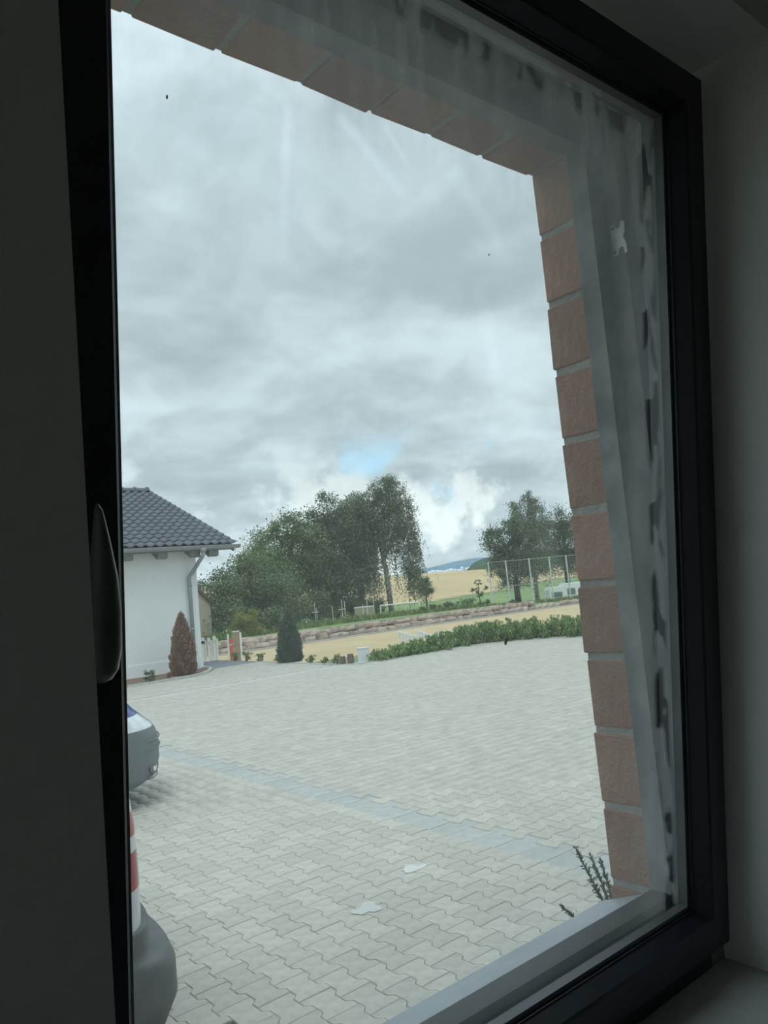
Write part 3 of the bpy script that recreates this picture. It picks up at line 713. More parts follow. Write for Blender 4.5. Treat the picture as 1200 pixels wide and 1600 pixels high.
def wheel(parent, x, y, r, wd, side):
    t_ = MB().tube([(x, y-wd/2, r), (x, y-wd*.42, r), (x, y+wd*.42, r), (x, y+wd/2, r)], [r*.9, r, r, r*.9], 28).build('wheel', M['tyre'], parent, smooth=False)
    MB().tube([(x, y+side*wd*.40, r), (x, y+side*(wd*.52), r)], [r*.66, r*.60], 20).build('wheel_cover', M['rim'], t_)

# blue car, nose to the right
car = empty('blue_car', (2.88, 7.28, 0)); tag(car, 'blue car with grey plastic front bumper, nose beyond the left window edge', 'car')
lv = [(.17, -.16, -4.02, .74, .40, .20), (.23, -.05, -4.10, .80, .45, .25), (.36, .0, -4.15, .82, .48, .28), (.50, .0, -4.15, .83, .48, .28), (.60, -.02, -4.14, .83, .48, .28), (.66, -.05, -4.12, .83, .48, .28),
      (.72, -.13, -4.12, .835, .46, .26), (.80, -.22, -4.12, .835, .45, .26), (.86, -.27, -4.10, .83, .45, .25), (.905, -.42, -4.08, .82, .46, .25), (.97, -.95, -4.05, .80, .50, .25),
      (1.00, -1.12, -4.02, .78, .45, .25), (1.20, -1.42, -3.93, .73, .45, .25), (1.40, -1.76, -3.82, .66, .45, .25), (1.50, -2.0, -3.72, .60, .45, .3), (1.545, -2.3, -3.5, .48, .4, .3)]
rings = body_levels(refine(lv, 5), 200, pf=2.5)
def car_cls(x, y, z):
    if x > -1.25 and z < .645 and not (.0 < 0): return 'bumper'
    if x < -3.6 and z < .62: return 'rear'
    if z < .30: return 'sill'
    if abs(y) > .40 and x > -.78 and .648 < z < .652+.155*min(1, max(0.0, (abs(y)-.34)/.34)) and z < .77: return 'lamp'
    if 1.02 < z < 1.42: return 'glass'
    return 'body'
split_body(rings, car_cls, {'bumper': ('front_bumper', M['greyplastic']), 'rear': ('rear_bumper', M['greyplastic']), 'sill': ('side_sill', M['greyplastic']), 'lamp': ('headlight', M['clearlens']), 'glass': ('window_band', M['darkglass']), 'body': ('car_body', M['blue'])}, car)
for sx in (-.86, -3.35):
    for sy, sd in ((-.70, -1), (.70, 1)): wheel(car, sx, sy, .30, .19, sd)
# bumper relief: two raised ribs, fog lamp recess, number plate
def plan_pt(xf, hw, rf, yv, off=0.0, pf=2.5):
    s = min(abs(yv)/hw, .9999); c = (1-s**pf)**(1/pf); return (xf-rf+rf*c+off, yv)
for z in (.545, .475):
    pts = [(*plan_pt(.0, .828, .48, y, .006), z) for y in np.linspace(-.80, .80, 60)]
    MB().tube(pts, [.002]+[.008]*(58)+[.002], 6).build('bumper_rib', M['greyplastic'], car, smooth=True)
for s in (-1, 1):
    p0, p1 = Vector(plan_pt(-.02, .815, .47, s*.655)), Vector(plan_pt(-.02, .815, .47, s*.705)); tn = (p1-p0).normalized(); nrm = Vector((s*tn.y, -s*tn.x, 0)); tn = Vector((tn.x, tn.y, 0))
    c = Vector((*((p0+p1)/2), .315))
    mb = MB(); ring1 = [c-nrm*.004+tn*(.12*math.cos(a))+Vector((0, 0, .058*math.sin(a))) for a in np.linspace(0, 2*math.pi, 19)[:-1]]
    mb.add([tuple(p) for p in ring1]+[tuple(c-nrm*.03+(p-c)*.8) for p in ring1], [tuple(range(18))]+[(i, (i+1) % 18, 18+(i+1) % 18, 18+i) for i in range(18)]); mb.build('fog_lamp_recess', M['darkplastic'], car)
    MB().tube([tuple(c-nrm*.012), tuple(c+nrm*.002)], [.048, .044], 18).build('fog_lamp', M['clearlens'], car)
    for dz in (-.085, -.058): 
        pts = [(*plan_pt(-.03, .81, .46, y, .002), .315+dz) for y in np.linspace(s*.50, s*.76, 14)]
        MB().tube(pts, .005, 5).build('grille_slat', M['darkplastic'], car)
MB().box((.012, -.26, .42), (.020, .26, .53)).build('number_plate', M['plate_white'], car); MB().box((.004, -.268, .412), (.013, .268, .538)).build('plate_holder', M['black'], car)
for s in (-1, 1):
    mb = loft([((-1.35, s*.86, .98), .03, .04), ((-1.35, s*.89, 1.02), .06, .085), ((-1.35, s*.89, 1.10), .06, .085), ((-1.35, s*.88, 1.14), .03, .05)], 12); mb.build('wing_mirror', M['black'], car, smooth=True)

# white van close to the window, tail to the right
van = empty('white_van', (1.084, 3.49, 0)); tag(van, 'white van with red tail lamp and dark grey rear bumper, close to the window', 'van')
lv = [(.20, -.10, -4.1, .80, .20, .35), (.30, -.02, -4.2, .83, .22, .4), (.52, .0, -4.25, .84, .22, .45), (.80, .0, -4.22, .845, .22, .45), (.95, -.005, -4.1, .845, .22, .5), (1.00, -.01, -3.4, .84, .22, .45), (1.35, -.04, -3.1, .80, .22, .4), (1.70, -.10, -2.75, .74, .22, .3), (1.80, -.18, -2.5, .66, .2, .3)]
rings = body_levels(refine(lv, 6), 200, pf=4.2, pb=2.6)
def van_cls(x, y, z):
    if x > -.17 and abs(y) > .66:
        if .735 < z < .88: return 'red'
        if .88 <= z < .915: return 'clear'
        if .915 <= z < 1.0: return 'red2'
    if x < -2.3 and 1.05 < z < 1.6: return 'glass'
    if abs(y) < .62 and x > -.3 and 1.12 < z < 1.6: return 'rearglass'
    return 'body'
split_body(rings, van_cls, {'red': ('tail_lamp', M['redlens']), 'red2': ('tail_lamp', M['redlens']), 'clear': ('reversing_lamp', M['clearlens']), 'glass': ('window_band', M['darkglass']), 'rearglass': ('rear_window', M['darkglass']), 'body': ('van_body', M['white_paint'])}, van)
blv = [(.22, .02, -.5, .80, .24, .1), (.27, .100, -.5, .83, .26, .1), (.36, .142, -.5, .85, .27, .1), (.46, .139, -.5, .855, .27, .1), (.505, .118, -.5, .855, .26, .1), (.53, .048, -.5, .852, .25, .1), (.60, .044, -.5, .852, .24, .1), (.625, .040, -.5, .85, .23, .1), (.63, .0, -.5, .83, .22, .1)]
rg = body_levels(refine(blv, 3), 140, pf=3.4, pb=8); n = len(rg[0])
mb = MB(); mb.add([p for r in rg for p in r], [(j*n+i, j*n+(i+1) % n, (j+1)*n+(i+1) % n, (j+1)*n+i) for j in range(len(rg)-1) for i in range(n)]+[tuple((len(rg)-1)*n+i for i in range(n)), tuple(range(n))[::-1]])
mb.build('rear_bumper', M['darkplastic'], van, smooth=True)
for sx in (-.75, -3.35):
    for sy, sd in ((-.72, -1), (.72, 1)): wheel(van, sx, sy, .31, .19, sd)
MB().box((.0, -.26, .68), (.012, .26, .79)).build('number_plate', M['plate_white'], van)

# ------------------------------------------------------------------ stone wall behind the arena
def boulder_mesh(i):
    r = np.random.default_rng(100+i); nu, nv = 10, 6; V = []; Fs = []
    ax = r.uniform(.26, .40), r.uniform(.2, .26), r.uniform(.14, .19)
    for j in range(nv+1):
        ph = -math.pi/2+math.pi*j/nv
        for k_ in range(nu):
            a = 2*math.pi*k_/nu; p = np.array([math.cos(ph)*math.cos(a), math.cos(ph)*math.sin(a), math.sin(ph)])
            p = np.sign(p)*np.abs(p)**.55
            V.append(tuple(p*ax*(1+r.normal(0, .07))))
    for j in range(nv):
        for k_ in range(nu): Fs.append((j*nu+k_, j*nu+(k_+1) % nu, (j+1)*nu+(k_+1) % nu, (j+1)*nu+k_))
    return mesh_np('boulder', V, Fs, M['stone'])
bms = [boulder_mesh(i) for i in range(8)]
sw = empty('stone_wall', (10.5, SAND_Y+.3, ZAR)); tag(sw, 'low wall of reddish sandstone boulders along the far side of the arena', 'stone wall')
rr = np.random.default_rng(21)
for row in range(2):
    x = .2+row*.3
    while x < 37:
        s = rr.uniform(.8, 1.12) if row == 0 else rr.uniform(.65, 1.0)
        link('boulder', bms[rr.integers(8)], sw, (x, rr.uniform(-.05, .06)+row*.12, .12+row*.25+rr.uniform(-.02, .03)), (rr.normal(0, .08), rr.normal(0, .08), rr.choice([0, math.pi])+rr.normal(0, .15)), (s, s, s*rr.uniform(.85, 1.1)))
        x += .58*s*rr.uniform(.9, 1.08)
        if row == 1 and x > 23: break

# ------------------------------------------------------------------ foliage builders
def leaf_quads(C, size, droop=0.0, seed=0, aspect=.6, updir=None):
    """diamond leaves at centres C, random orientation"""
    r = np.random.default_rng(seed); n = len(C); C = np.asarray(C)
    d = r.normal(size=(n, 3)); d[:, 2] -= droop*1.5
    if updir is not None: d = d*updir[1]+np.asarray(updir[0])
    d /= np.linalg.norm(d, axis=1, keepdims=True)
    e = r.normal(size=(n, 3)); e -= d*np.sum(d*e, 1, keepdims=True); e /= np.linalg.norm(e, axis=1, keepdims=True)
    s = size*r.uniform(.6, 1.35, (n, 1))
    P = np.stack([C-d*s*.5, C+e*s*aspect*.5, C+d*s*.5, C-e*s*aspect*.5], 1)
    return P.reshape(-1, 3)
def crown_points(blobs, n, seed, shell=.55):
    """points in a union of leafy clumps: each blob (cx,cy,cz,rx,ry,rz) is filled with sub-clumps"""
    r = np.random.default_rng(seed); vol = np.array([b_[3]*b_[4]*b_[5] for b_ in blobs])**.8; vol /= vol.sum(); out = []
    for b_, f in zip(blobs, vol):
        k = max(6, int(n*f)); nc = max(5, int(26*(b_[3]*b_[4]*b_[5])**.33))
        d = r.normal(size=(nc, 3)); d /= np.linalg.norm(d, axis=1, keepdims=True); rad_ = r.uniform(shell, 1.0, (nc, 1))
        cc = d*rad_*np.array(b_[3:6]); ci = r.integers(nc, size=k)
        sg = .21*np.mean(b_[3:6]); cs = r.uniform(.7, 1.4, nc)*sg
        out.append(cc[ci]+r.normal(size=(k, 3))*cs[ci][:, None]*np.array([1, 1, .75])+np.array(b_[:3]))
    return np.concatenate(out)
def tree(name, loc, label, trunk_r, trunk_h, blobs, n, leaf, mat_leaf, mat_bark, seed, lean=(0, 0), group=None, cat='tree', weep=None):
    t = empty(name, loc); tag(t, label, cat, group); r = np.random.default_rng(seed)
    top = (lean[0], lean[1], trunk_h)
    tk = MB().tube([(0, 0, -.3), (lean[0]*.2+r.normal(0, .04), lean[1]*.2, trunk_h*.35), (lean[0]*.6, lean[1]*.6+r.normal(0, .05), trunk_h*.7), top], [trunk_r*1.25, trunk_r, trunk_r*.75, trunk_r*.4], 9)
    for b_ in blobs[:10]:
        s = Vector((lean[0]*.5, lean[1]*.5, trunk_h*r.uniform(.45, .8))); e = Vector(b_[:3])+Vector((0, 0, b_[5]*.3))
        tk.tube([s, s.lerp(e, .5)+Vector((0, 0, .15*trunk_h*.2)), e], [trunk_r*.45, trunk_r*.3, trunk_r*.1], 6)
    tk.build('trunk', mat_bark, t, smooth=True)
    if n > 0:
        n, leaf = int(n*2.3), leaf*.64
        C = crown_points(blobs, n, seed); Q = leaf_quads(C, leaf, .3, seed+1)
        if weep:
            ns, per, lmin, lmax, lf = weep; W = []
            for i in range(ns):
                b_ = blobs[r.integers(len(blobs))]; d = r.normal(size=3); d /= np.linalg.norm(d); d[2] = abs(d[2])*.8
                st = np.array(b_[:3])+d*np.array(b_[3:6])*r.uniform(.6, 1.05); L = r.uniform(lmin, lmax)
                L = min(L, max(.4, st[2]-r.uniform(.3, 1.5)))
                q = np.sort(r.uniform(0, 1, per)); sway = r.normal(0, .10, 2)
                W.append(st+np.stack([sway[0]*q*L+r.normal(0, .05, per), sway[1]*q*L+r.normal(0, .05, per), -q*L], 1))
            W = np.concatenate(W); Q = np.concatenate([Q, leaf_quads(W, lf, 1.8, seed+2, .5)])
        link('foliage', mesh_quads('foliage', Q, mat_leaf), t)['kind'] = 'stuff'
    return t
def Z(x, y): return float(terr(np.array(x), np.array(y)))
def tr(name, x, y, *a, **k): return tree(name, (x, y, Z(x, y)), *a, **k)
G1 = 'trees behind the stone wall'
# left: dense broadleaf group
tr('broadleaf_tree', 18.75, 33.1, 'lowest rounded broadleaf tree just right of the white house gutter', .16, 2.6, [(0, 0, 2.5, 1.5, 1.5, 1.3), (-.5, .3, 1.5, 1.5, 1.4, 1.2), (.9, -.5, 1.7, 1.2, 1.2, 1.2), (.2, .2, 3.3, .8, .8, .7), (1.5, -1, .9, 1.2, 1, .9), (-1.2, .8, .9, 1.2, 1.1, .9), (-1.5, 1.1, 1.9, .9, .9, .9)], 10500, .17, M['leaf_mid'], M['bark'], 1, group=G1)
tr('broadleaf_tree', 22.6, 38.2, 'small open-crowned tree between the low round tree and the tall ones', .14, 3.4, [(0, 0, 3.6, 1.3, 1.3, 1.1), (-.6, .3, 2.6, 1.4, 1.3, 1.2), (.6, -.4, 2.6, 1.3, 1.3, 1.2), (0, 0, 1.4, 1.6, 1.4, 1.1)], 6000, .18, M['leaf_mid'], M['bark'], 2, group=G1)
tr('broadleaf_tree', 25.2, 39.5, 'tall light-green broadleaf tree at the left of the tall group', .22, 5.0, [(0, 0, 5.7, 1.3, 1.3, 1.1), (-.9, .5, 4.5, 1.5, 1.5, 1.3), (.9, -.6, 4.6, 1.5, 1.5, 1.3), (0, 0, 3.3, 2.0, 1.8, 1.5), (-1.1, .7, 2.2, 1.5, 1.5, 1.3), (1.0, -.8, 2.1, 1.7, 1.5, 1.4), (.4, -.3, 6.3, .7, .7, .6)], 13000, .19, M['leaf_mid'], M['bark'], 3, group=G1)
tr('broadleaf_tree', 28.0, 39.2, 'dark tall broadleaf tree against the left side of the weeping birch', .24, 5.6, [(0, 0, 6.8, 1.2, 1.2, 1.2), (-.7, .5, 5.6, 1.5, 1.4, 1.4), (.8, -.6, 5.6, 1.4, 1.4, 1.4), (0, 0, 4.1, 1.8, 1.7, 1.5), (-.8, .6, 2.8, 1.6, 1.5, 1.3), (.9, -.7, 2.6, 1.5, 1.5, 1.3), (0, 0, 1.7, 1.6, 1.3, 1.0)], 13000, .19, M['leaf_dark'], M['bark'], 4, group=G1)
tr('weeping_birch', 31.0, 37.4, 'tallest weeping birch with white trunk in the middle of the view', .15, 6.6, [(0.42, -0.35, 8.45, 0.5, 0.5, 0.45), (0.00, -0.00, 8.0, 0.7, 0.7, 0.55), (-0.54, 0.45, 7.5, 0.8, 0.8, 0.6), (0.73, -0.61, 7.7, 0.7, 0.7, 0.6), (-0.96, 0.80, 6.9, 0.8, 0.8, 0.7), (0.15, -0.13, 6.9, 1.0, 1.0, 0.8), (1.00, -0.83, 6.5, 0.8, 0.8, 0.8), (-0.69, 0.58, 5.8, 1.0, 1.0, 0.8), (0.39, -0.32, 5.6, 1.1, 1.1, 0.9), (1.16, -0.96, 5.2, 0.7, 0.7, 0.8), (-1.00, 0.83, 4.5, 0.8, 0.8, 0.8), (0.00, 0.00, 4.4, 1.0, 1.0, 0.8), (1.23, -1.02, 3.9, 0.6, 0.6, 0.7), (-0.92, 0.77, 3.3, 0.7, 0.7, 0.6), (1.16, -0.96, 2.7, 0.6, 0.6, 0.6)], 9500, .14, M['leaf_birch'], M['birchbark'], 5, lean=(-.45, .35), weep=(900, 30, 1.6, 4.6, .105), group=G1)
tr('weeping_birch', 31.0, 40.4, 'second weeping birch merging behind the tallest one', .16, 6.0, [(0, 0, 7.4, .8, .8, .7), (-.7, .5, 6.4, 1.1, 1.1, 1.0), (.3, -.2, 6.4, 1.0, 1.0, 1.0), (-.4, .3, 5.0, 1.5, 1.4, 1.2), (-.5, .4, 3.6, 1.3, 1.3, 1.2)], 7000, .16, M['leaf_birch'], M['birchbark'], 6, weep=(560, 28, 1.6, 4.6, .11), group=G1)
tr('weeping_shrub', 35.3, 38.9, 'little weeping tree at the right foot of the tall birch', .05, 1.9, [(0, 0, 2.2, .35, .35, .35), (0, 0, 1.6, .5, .5, .5)], 700, .12, M['leaf_birch'], M['bark'], 7, weep=(90, 22, .7, 1.5, .09), group=G1)
# right group
tr('broadleaf_tree', 43.1, 37.7, 'broad dark tree left of the right-hand birch', .2, 4.2, [(0, 0, 5.5, .9, .9, .8), (-.8, .7, 4.6, 1.2, 1.1, .9), (.7, -.6, 4.6, 1.0, 1.0, .9), (.0, .0, 3.5, 1.6, 1.4, .9), (-.9, .75, 2.7, 1.0, 1.0, .7), (1.0, -.9, 2.5, 1.1, 1.1, .8), (0, 0, 1.9, 1.3, 1.2, .8)], 9000, .19, M['leaf_dark'], M['bark'], 8, group=G1)
tr('weeping_birch', 47.0, 39.2, 'airy pale birch on the right above the net poles', .15, 6.6, [(0, 0, 8.0, .5, .5, .5), (-.7, .6, 7.4, .6, .6, .5), (.5, -.4, 7.2, .8, .8, .7), (-.5, .4, 6.2, 1.0, 1.0, .9), (.6, -.5, 5.6, 1.1, 1.1, 1.0), (-.3, .2, 4.5, 1.2, 1.2, 1.0), (.3, -.2, 3.3, 1.3, 1.2, 1.0)], 5000, .15, M['leaf_birch'], M['birchbark'], 9, weep=(480, 26, 1.2, 3.6, .10), group=G1)
tr('broadleaf_tree', 51.2, 39.4, 'dark tree cut off by the brick window edge on the right', .2, 5.2, [(0, 0, 6.3, 1.2, 1.2, 1.1), (-.6, .5, 5.2, 1.4, 1.4, 1.2), (.5, -.4, 4.2, 1.7, 1.6, 1.3), (-.6, .5, 3.0, 1.6, 1.5, 1.2), (.7, -.5, 2.6, 1.5, 1.4, 1.1)], 9000, .19, M['leaf_dark'], M['bark'], 10, group=G1)
tr('young_tree', 35.2, 33.9, 'thin young tree standing alone in the meadow', .03, 1.4, [(0, 0, 1.55, .22, .22, .2), (-.25, .2, 1.2, .25, .25, .16), (.25, -.2, 1.15, .25, .25, .16), (0, 0, .85, .3, .3, .2)], 520, .10, M['leaf_dark'], M['bark'], 11)
# shrubs
def shrub(name, x, y, z, label, blobs, n, leaf, m, seed, group=None, cat='shrub', updir=None):
    s = empty(name, (x, y, z)); tag(s, label, cat, group)
    n, leaf = int(n*1.9), leaf*.70
    C = crown_points(blobs, n, seed, .4); C[:, 2] = np.maximum(C[:, 2], .02)
    link('foliage', mesh_quads('foliage', leaf_quads(C, leaf, 0, seed, .55, updir), m), s)['kind'] = 'stuff'
    st = MB()
    for b_ in blobs[:6]: st.tube([(b_[0]*.2, b_[1]*.2, -.08), (b_[0]*.7, b_[1]*.7, b_[2]*.6), (b_[0], b_[1], b_[2]+b_[5]*.4)], [.02, .014, .006], 5)
    st.build('stem', M['bark'], s); return s
shrub('round_shrub', 16.25, 29.35, Z(16.2, 29.3), 'yellow-green rounded shrub left of the dark conifer, above the wall', [(0, 0, .65, .52, .5, .5), (.1, -.1, .95, .36, .36, .32), (-.2, .2, .4, .42, .4, .4), (.3, -.2, .35, .4, .4, .35)], 3000, .085, M['leaf_yellow'], 41)
US = 'dark undergrowth below the trees'
for i, (x, y, s, m_) in enumerate([(18.0, 31.2, 1.0, 'leaf_mid'), (18.8, 33.0, 1.0, 'leaf_dark'), (20.6, 35.5, 1.1, 'leaf_dark'), (22.6, 36.8, 1.0, 'leaf_mid'), (24.6, 38.3, 1.1, 'leaf_dark'), (26.4, 38.2, 1.0, 'leaf_mid'), (28.4, 37.6, 1.0, 'leaf_dark'), (30.2, 39.0, .95, 'leaf_dark'), (19.6, 37.5, 1.5, 'leaf_dark'), (24.0, 41.5, 1.6, 'leaf_dark'), (27.5, 42.0, 1.6, 'leaf_dark'), (30.5, 42.5, 1.3, 'leaf_dark')]):
    shrub('undergrowth_shrub', x, y, Z(x, y), 'dark leafy shrub in the undergrowth below the left trees', [(0, 0, .6*s, 1.1*s, .8*s, .6*s), (-.5*s, .4*s, .9*s, .7*s, .6*s, .5*s), (.6*s, -.5*s, .7*s, .7*s, .6*s, .5*s)], 1900, .15, M[m_], 50+i, US)
MS = 'meadow shrubs behind the wall'
for i, (x, y, s) in enumerate([(33.6, 33.8, .75), (35.0, 36.5, .6), (31.2, 33.0, .5), (36.6, 35.0, .55), (37.8, 33.8, .4), (28.3, 31.2, .5)]):
    shrub('meadow_shrub', x, y, Z(x, y), ['low green meadow shrub right of the goal, largest of them', 'low green meadow shrub behind the largest one', 'low green shrub beside the right goal post', 'low green meadow shrub left of the net poles', 'smallest low shrub at the foot of the net poles', 'low green shrub between board and goal by the wall'][i], [(0, 0, .35*s, .9*s, .7*s, .4*s), (.4*s, -.3*s, .5*s, .6*s, .5*s, .35*s)], 900, .10, M['leaf_mid'], 80+i, MS)
# rough grass behind the wall
r = np.random.default_rng(90); n = 26000
gx = r.uniform(11, 47, n); gy = 28.80+np.abs(r.normal(0, 1, n))*3.0; gz = terr(gx, gy)
hh = r.uniform(.08, .30, n)*np.where(r.random(n) < .2, 1.35, .75)*np.interp(gx, [24, 34], [1, .6]); wd = r.uniform(.02, .06, n); an = r.uniform(0, 6.28, n); lx, ly = r.normal(0, .12, n), r.normal(0, .12, n)
A = np.stack([gx-wd*np.cos(an), gy-wd*np.sin(an), gz-.02], 1); B = np.stack([gx+wd*np.cos(an), gy+wd*np.sin(an), gz-.02], 1); C_ = np.stack([gx+lx, gy+ly, gz+hh], 1)
o = link('rough_grass', mesh_quads('rough_grass', np.stack([A, B, C_], 1).reshape(-1, 3), mat('rough_meadow_grass', (.17, .22, .075), .8, island=.45, translucent=.2), k=3)); tag(o, 'rough uncut grass growing above the stone wall', 'grass', kind='stuff')

# conical conifers
def conifer(name, x, y, z, h, rb, label, m, seed, n=15000, leaf=.042, lean=0.0):
    t = empty(name, (x, y, z)); tag(t, label, 'conifer'); r = np.random.default_rng(seed)
    MB().tube([(0, 0, -.1), (lean*.5, 0, h*.5), (lean, 0, h*.94)], [.035, .025, .008], 6).build('trunk', M['bark'], t)
    u = 1-np.sqrt(r.uniform(0, 1, n)); a = r.uniform(0, 6.283, n)
    prof = np.interp(u, [0, .08, .3, .6, .85, 1], [.86, 1.0, .98, .76, .40, .05])
    lump = 1+.13*np.sin(a*5+u*13+seed)+.10*np.sin(a*9-u*31)
    rr_ = rb*prof*lump*np.sqrt(r.uniform(.35, 1.0, n))
    C = np.stack([rr_*np.cos(a)+lean*u, rr_*np.sin(a), .02+u*h], 1)
    d = np.stack([np.cos(a)*.55, np.sin(a)*.55, np.full(n, .9)], 1)+r.normal(0, .3, (n, 3)); d /= np.linalg.norm(d, axis=1, keepdims=True)
    e = np.cross(d, r.normal(size=(n, 3))); e /= np.linalg.norm(e, axis=1, keepdims=True); s = leaf*r.uniform(.6, 1.5, (n, 1))
    Q = np.stack([C-d*s*.3, C+e*s*.22, C+d*s*.9, C-e*s*.22], 1).reshape(-1, 3)
    link('foliage', mesh_quads('foliage', Q, m), t)['kind'] = 'stuff'; return t
conifer('dead_conifer', 7.66, 16.75, .02, 1.40, .265, 'dead brown conical conifer in front of the white house wall', M['leaf_dead'], 61, lean=.02)
conifer('green_conifer', 10.05, 16.05, -.02, 1.20, .285, 'dark green conical conifer at the far yard edge', M['leaf_conifer'], 62, n=15000, leaf=.036)
# laurel hedge plants along the yard edge
HG = 'laurel hedge plants along the yard edge'
hp = [(10.92, 13.56, .17), (11.15, 13.56, .24), (11.5, 13.52, .31), (11.95, 13.52, .33), (12.4, 13.55, .36), (12.85, 13.6, .40), (13.3, 13.58, .46), (13.75, 13.45, .50), (14.15, 13.25, .52), (14.55, 13.02, .50), (14.9, 12.7, .50), (15.15, 12.3, .50), (15.3, 11.85, .50), (15.45, 11.4, .50), (15.62, 10.95, .50), (15.85, 10.4, .50), (15.9, 9.8, .5)]
for i, (x, y, h_) in enumerate(hp):
    r = np.random.default_rng(200+i); s = empty('laurel_plant', (x, y, -.05)); n = int(1900*(h_/.4))
    tag(s, ORD[i]+' laurel plant of the low hedge, counted from the grey cabinet', 'hedge plant', HG)
    ns = 26; sx, sy = r.normal(0, .21, ns), r.normal(0, .14, ns); sh = h_*.82*r.uniform(.55, 1.25, ns)+.05; tx, ty = r.normal(0, .07, ns), r.normal(0, .07, ns)
    st = MB()
    for k in range(ns): st.tube([(sx[k]*.6, sy[k]*.6, 0), (sx[k]+tx[k], sy[k]+ty[k], sh[k])], [.006, .003], 4)
    st.build('stem', M['bark'], s)
    q = r.integers(ns, size=n); t_ = r.uniform(.12, 1, n)
    C = np.stack([sx[q]*(.6+.4*t_)+tx[q]*t_+r.normal(0, .035, n), sy[q]*(.6+.4*t_)+ty[q]*t_+r.normal(0, .035, n), t_*sh[q]], 1)
    link('foliage', mesh_quads('foliage', leaf_quads(C, .075, 0, 300+i, .40, ((0, 0, 1.0), .5)), M['leaf_laurel']), s)['kind'] = 'stuff'
# low bed plants
BP = 'low plants in the bed along the yard edge'
for i, (x, y, s) in enumerate([(10.1, 18.3, .16), (10.15, 17.6, .14), (10.2, 16.9, .12), (10.15, 15.35, .13), (10.2, 14.9, .11), (10.25, 14.45, .14), (10.1, 18.9, .14)]):
    shrub('bed_plant', x, y, -.06, ORD[[1, 2, 3, 4, 5, 6, 0][i]]+' small bed plant along the far yard kerb, counted from the house', [(0, 0, s*.9, s, s, s*.8), (s*.5, 0, s*1.2, s*.6, s*.6, s*.5)], 190, .055, M['leaf_laurel'], 400+i, BP, 'plant')
shrub('bed_plant', 6.72, 16.45, .02, 'bluish green leafy plant in the bark bed by the house', [(0, 0, .1, .17, .15, .11), (.1, 0, .16, .1, .1, .08)], 320, .06, M['leaf_sprig'], 410, None, 'plant')
shrub('bed_plant', 7.25, 16.6, .02, 'tiny dried brown plant in the bark bed beside the dead conifer', [(0, 0, .05, .08, .08, .06)], 90, .05, M['leaf_dead'], 411, None, 'plant')
# juniper sprig low at the brick edge
jn = empty('juniper_sprig', (2.74, 2.0, 0)); tag(jn, 'feathery juniper sprig growing up beside the brick edge', 'plant')
r = np.random.default_rng(500); Q = []; stm = MB()
for k, (dx, dy, dz) in enumerate([(-.14, .02, .60), (-.05, .0, .52), (.05, .03, .46), (.14, 0, .40), (-.20, .05, .40), (0, .1, .5), (-.10, -.06, .34), (.18, .05, .55), (-.22, 0, .28)]):
    dx = dx*1.35-.06; P = [Vector((0, 0, 0)), Vector((dx*.45, dy*.4, dz*.55)), Vector((dx, dy, dz))]
    stm.tube(P, [.006, .004, .0015], 5)
    for t_ in np.linspace(.25, 1, 34):
        p = P[0].lerp(P[1], t_*2) if t_ < .5 else P[1].lerp(P[2], t_*2-1)
        dv = (P[2]-P[1]).normalized()
        for _ in range(8):
            d = np.array(dv)*1.1+r.normal(0, .5, 3); d /= np.linalg.norm(d); L = .032*(1.25-t_*.6)
            e = np.cross(d, r.normal(size=3)); e /= np.linalg.norm(e); c = np.array(p)
            Q += [c, c+d*L*.5+e*L*.14, c+d*L, c+d*L*.5-e*L*.14]
stm.build('stem', M['bark'], jn); link('foliage', mesh_quads('foliage', np.array(Q), M['leaf_sprig']), jn)['kind'] = 'stuff'

# ------------------------------------------------------------------ things on and around the arena
def wing(x, y, rz, h1, h2, wdt, label, n=5):
    t = empty('jump_wing', (x, y, ZAR), rz); tag(t, label, 'jump stand', 'white show-jump wings')
    for k in range(n):
        u = k/(n-1); MB().box((u*wdt-.02, -.02, .06), (u*wdt+.02, .02, h1+(h2-h1)*u)).build('slat' if 0 < k < n-1 else 'upright', M['whitepaint'], t)
    MB().prism([(-.03, h1), (wdt+.03, h2), (wdt+.03, h2+.05), (-.03, h1+.05)], -.025, .025, 'y').build('top_rail', M['whitepaint'], t)
    MB().box((-.03, -.022, .18), (wdt+.03, .022, .25)).build('bottom_rail', M['whitepaint'], t)
    for u in (0, wdt): MB().box((u-.03, -.25, 0), (u+.03, .25, .06)).build('foot', M['whitepaint'], t)
    return t
wing(12.35, 14.72, rad(-52), 1.02, .86, .42, 'left of the two white slatted jump wings above the hedge', 6)
wing(12.80, 14.50, rad(-52), 1.00, .78, .40, 'right of the two white slatted jump wings above the hedge', 6)
for i, (x, y) in enumerate(((14.42, 15.6), (14.76, 15.35))):
    t = empty('jump_post', (x, y, ZAR)); tag(t, ('left' if i == 0 else 'right')+' single white jump post showing above the hedge', 'jump stand')
    MB().box((-.06, -.05, .05), (.06, .05, .84)).build('upright', M['whitepaint'], t); MB().box((-.25, -.04, 0), (.25, .04, .05)).build('foot', M['whitepaint'], t)
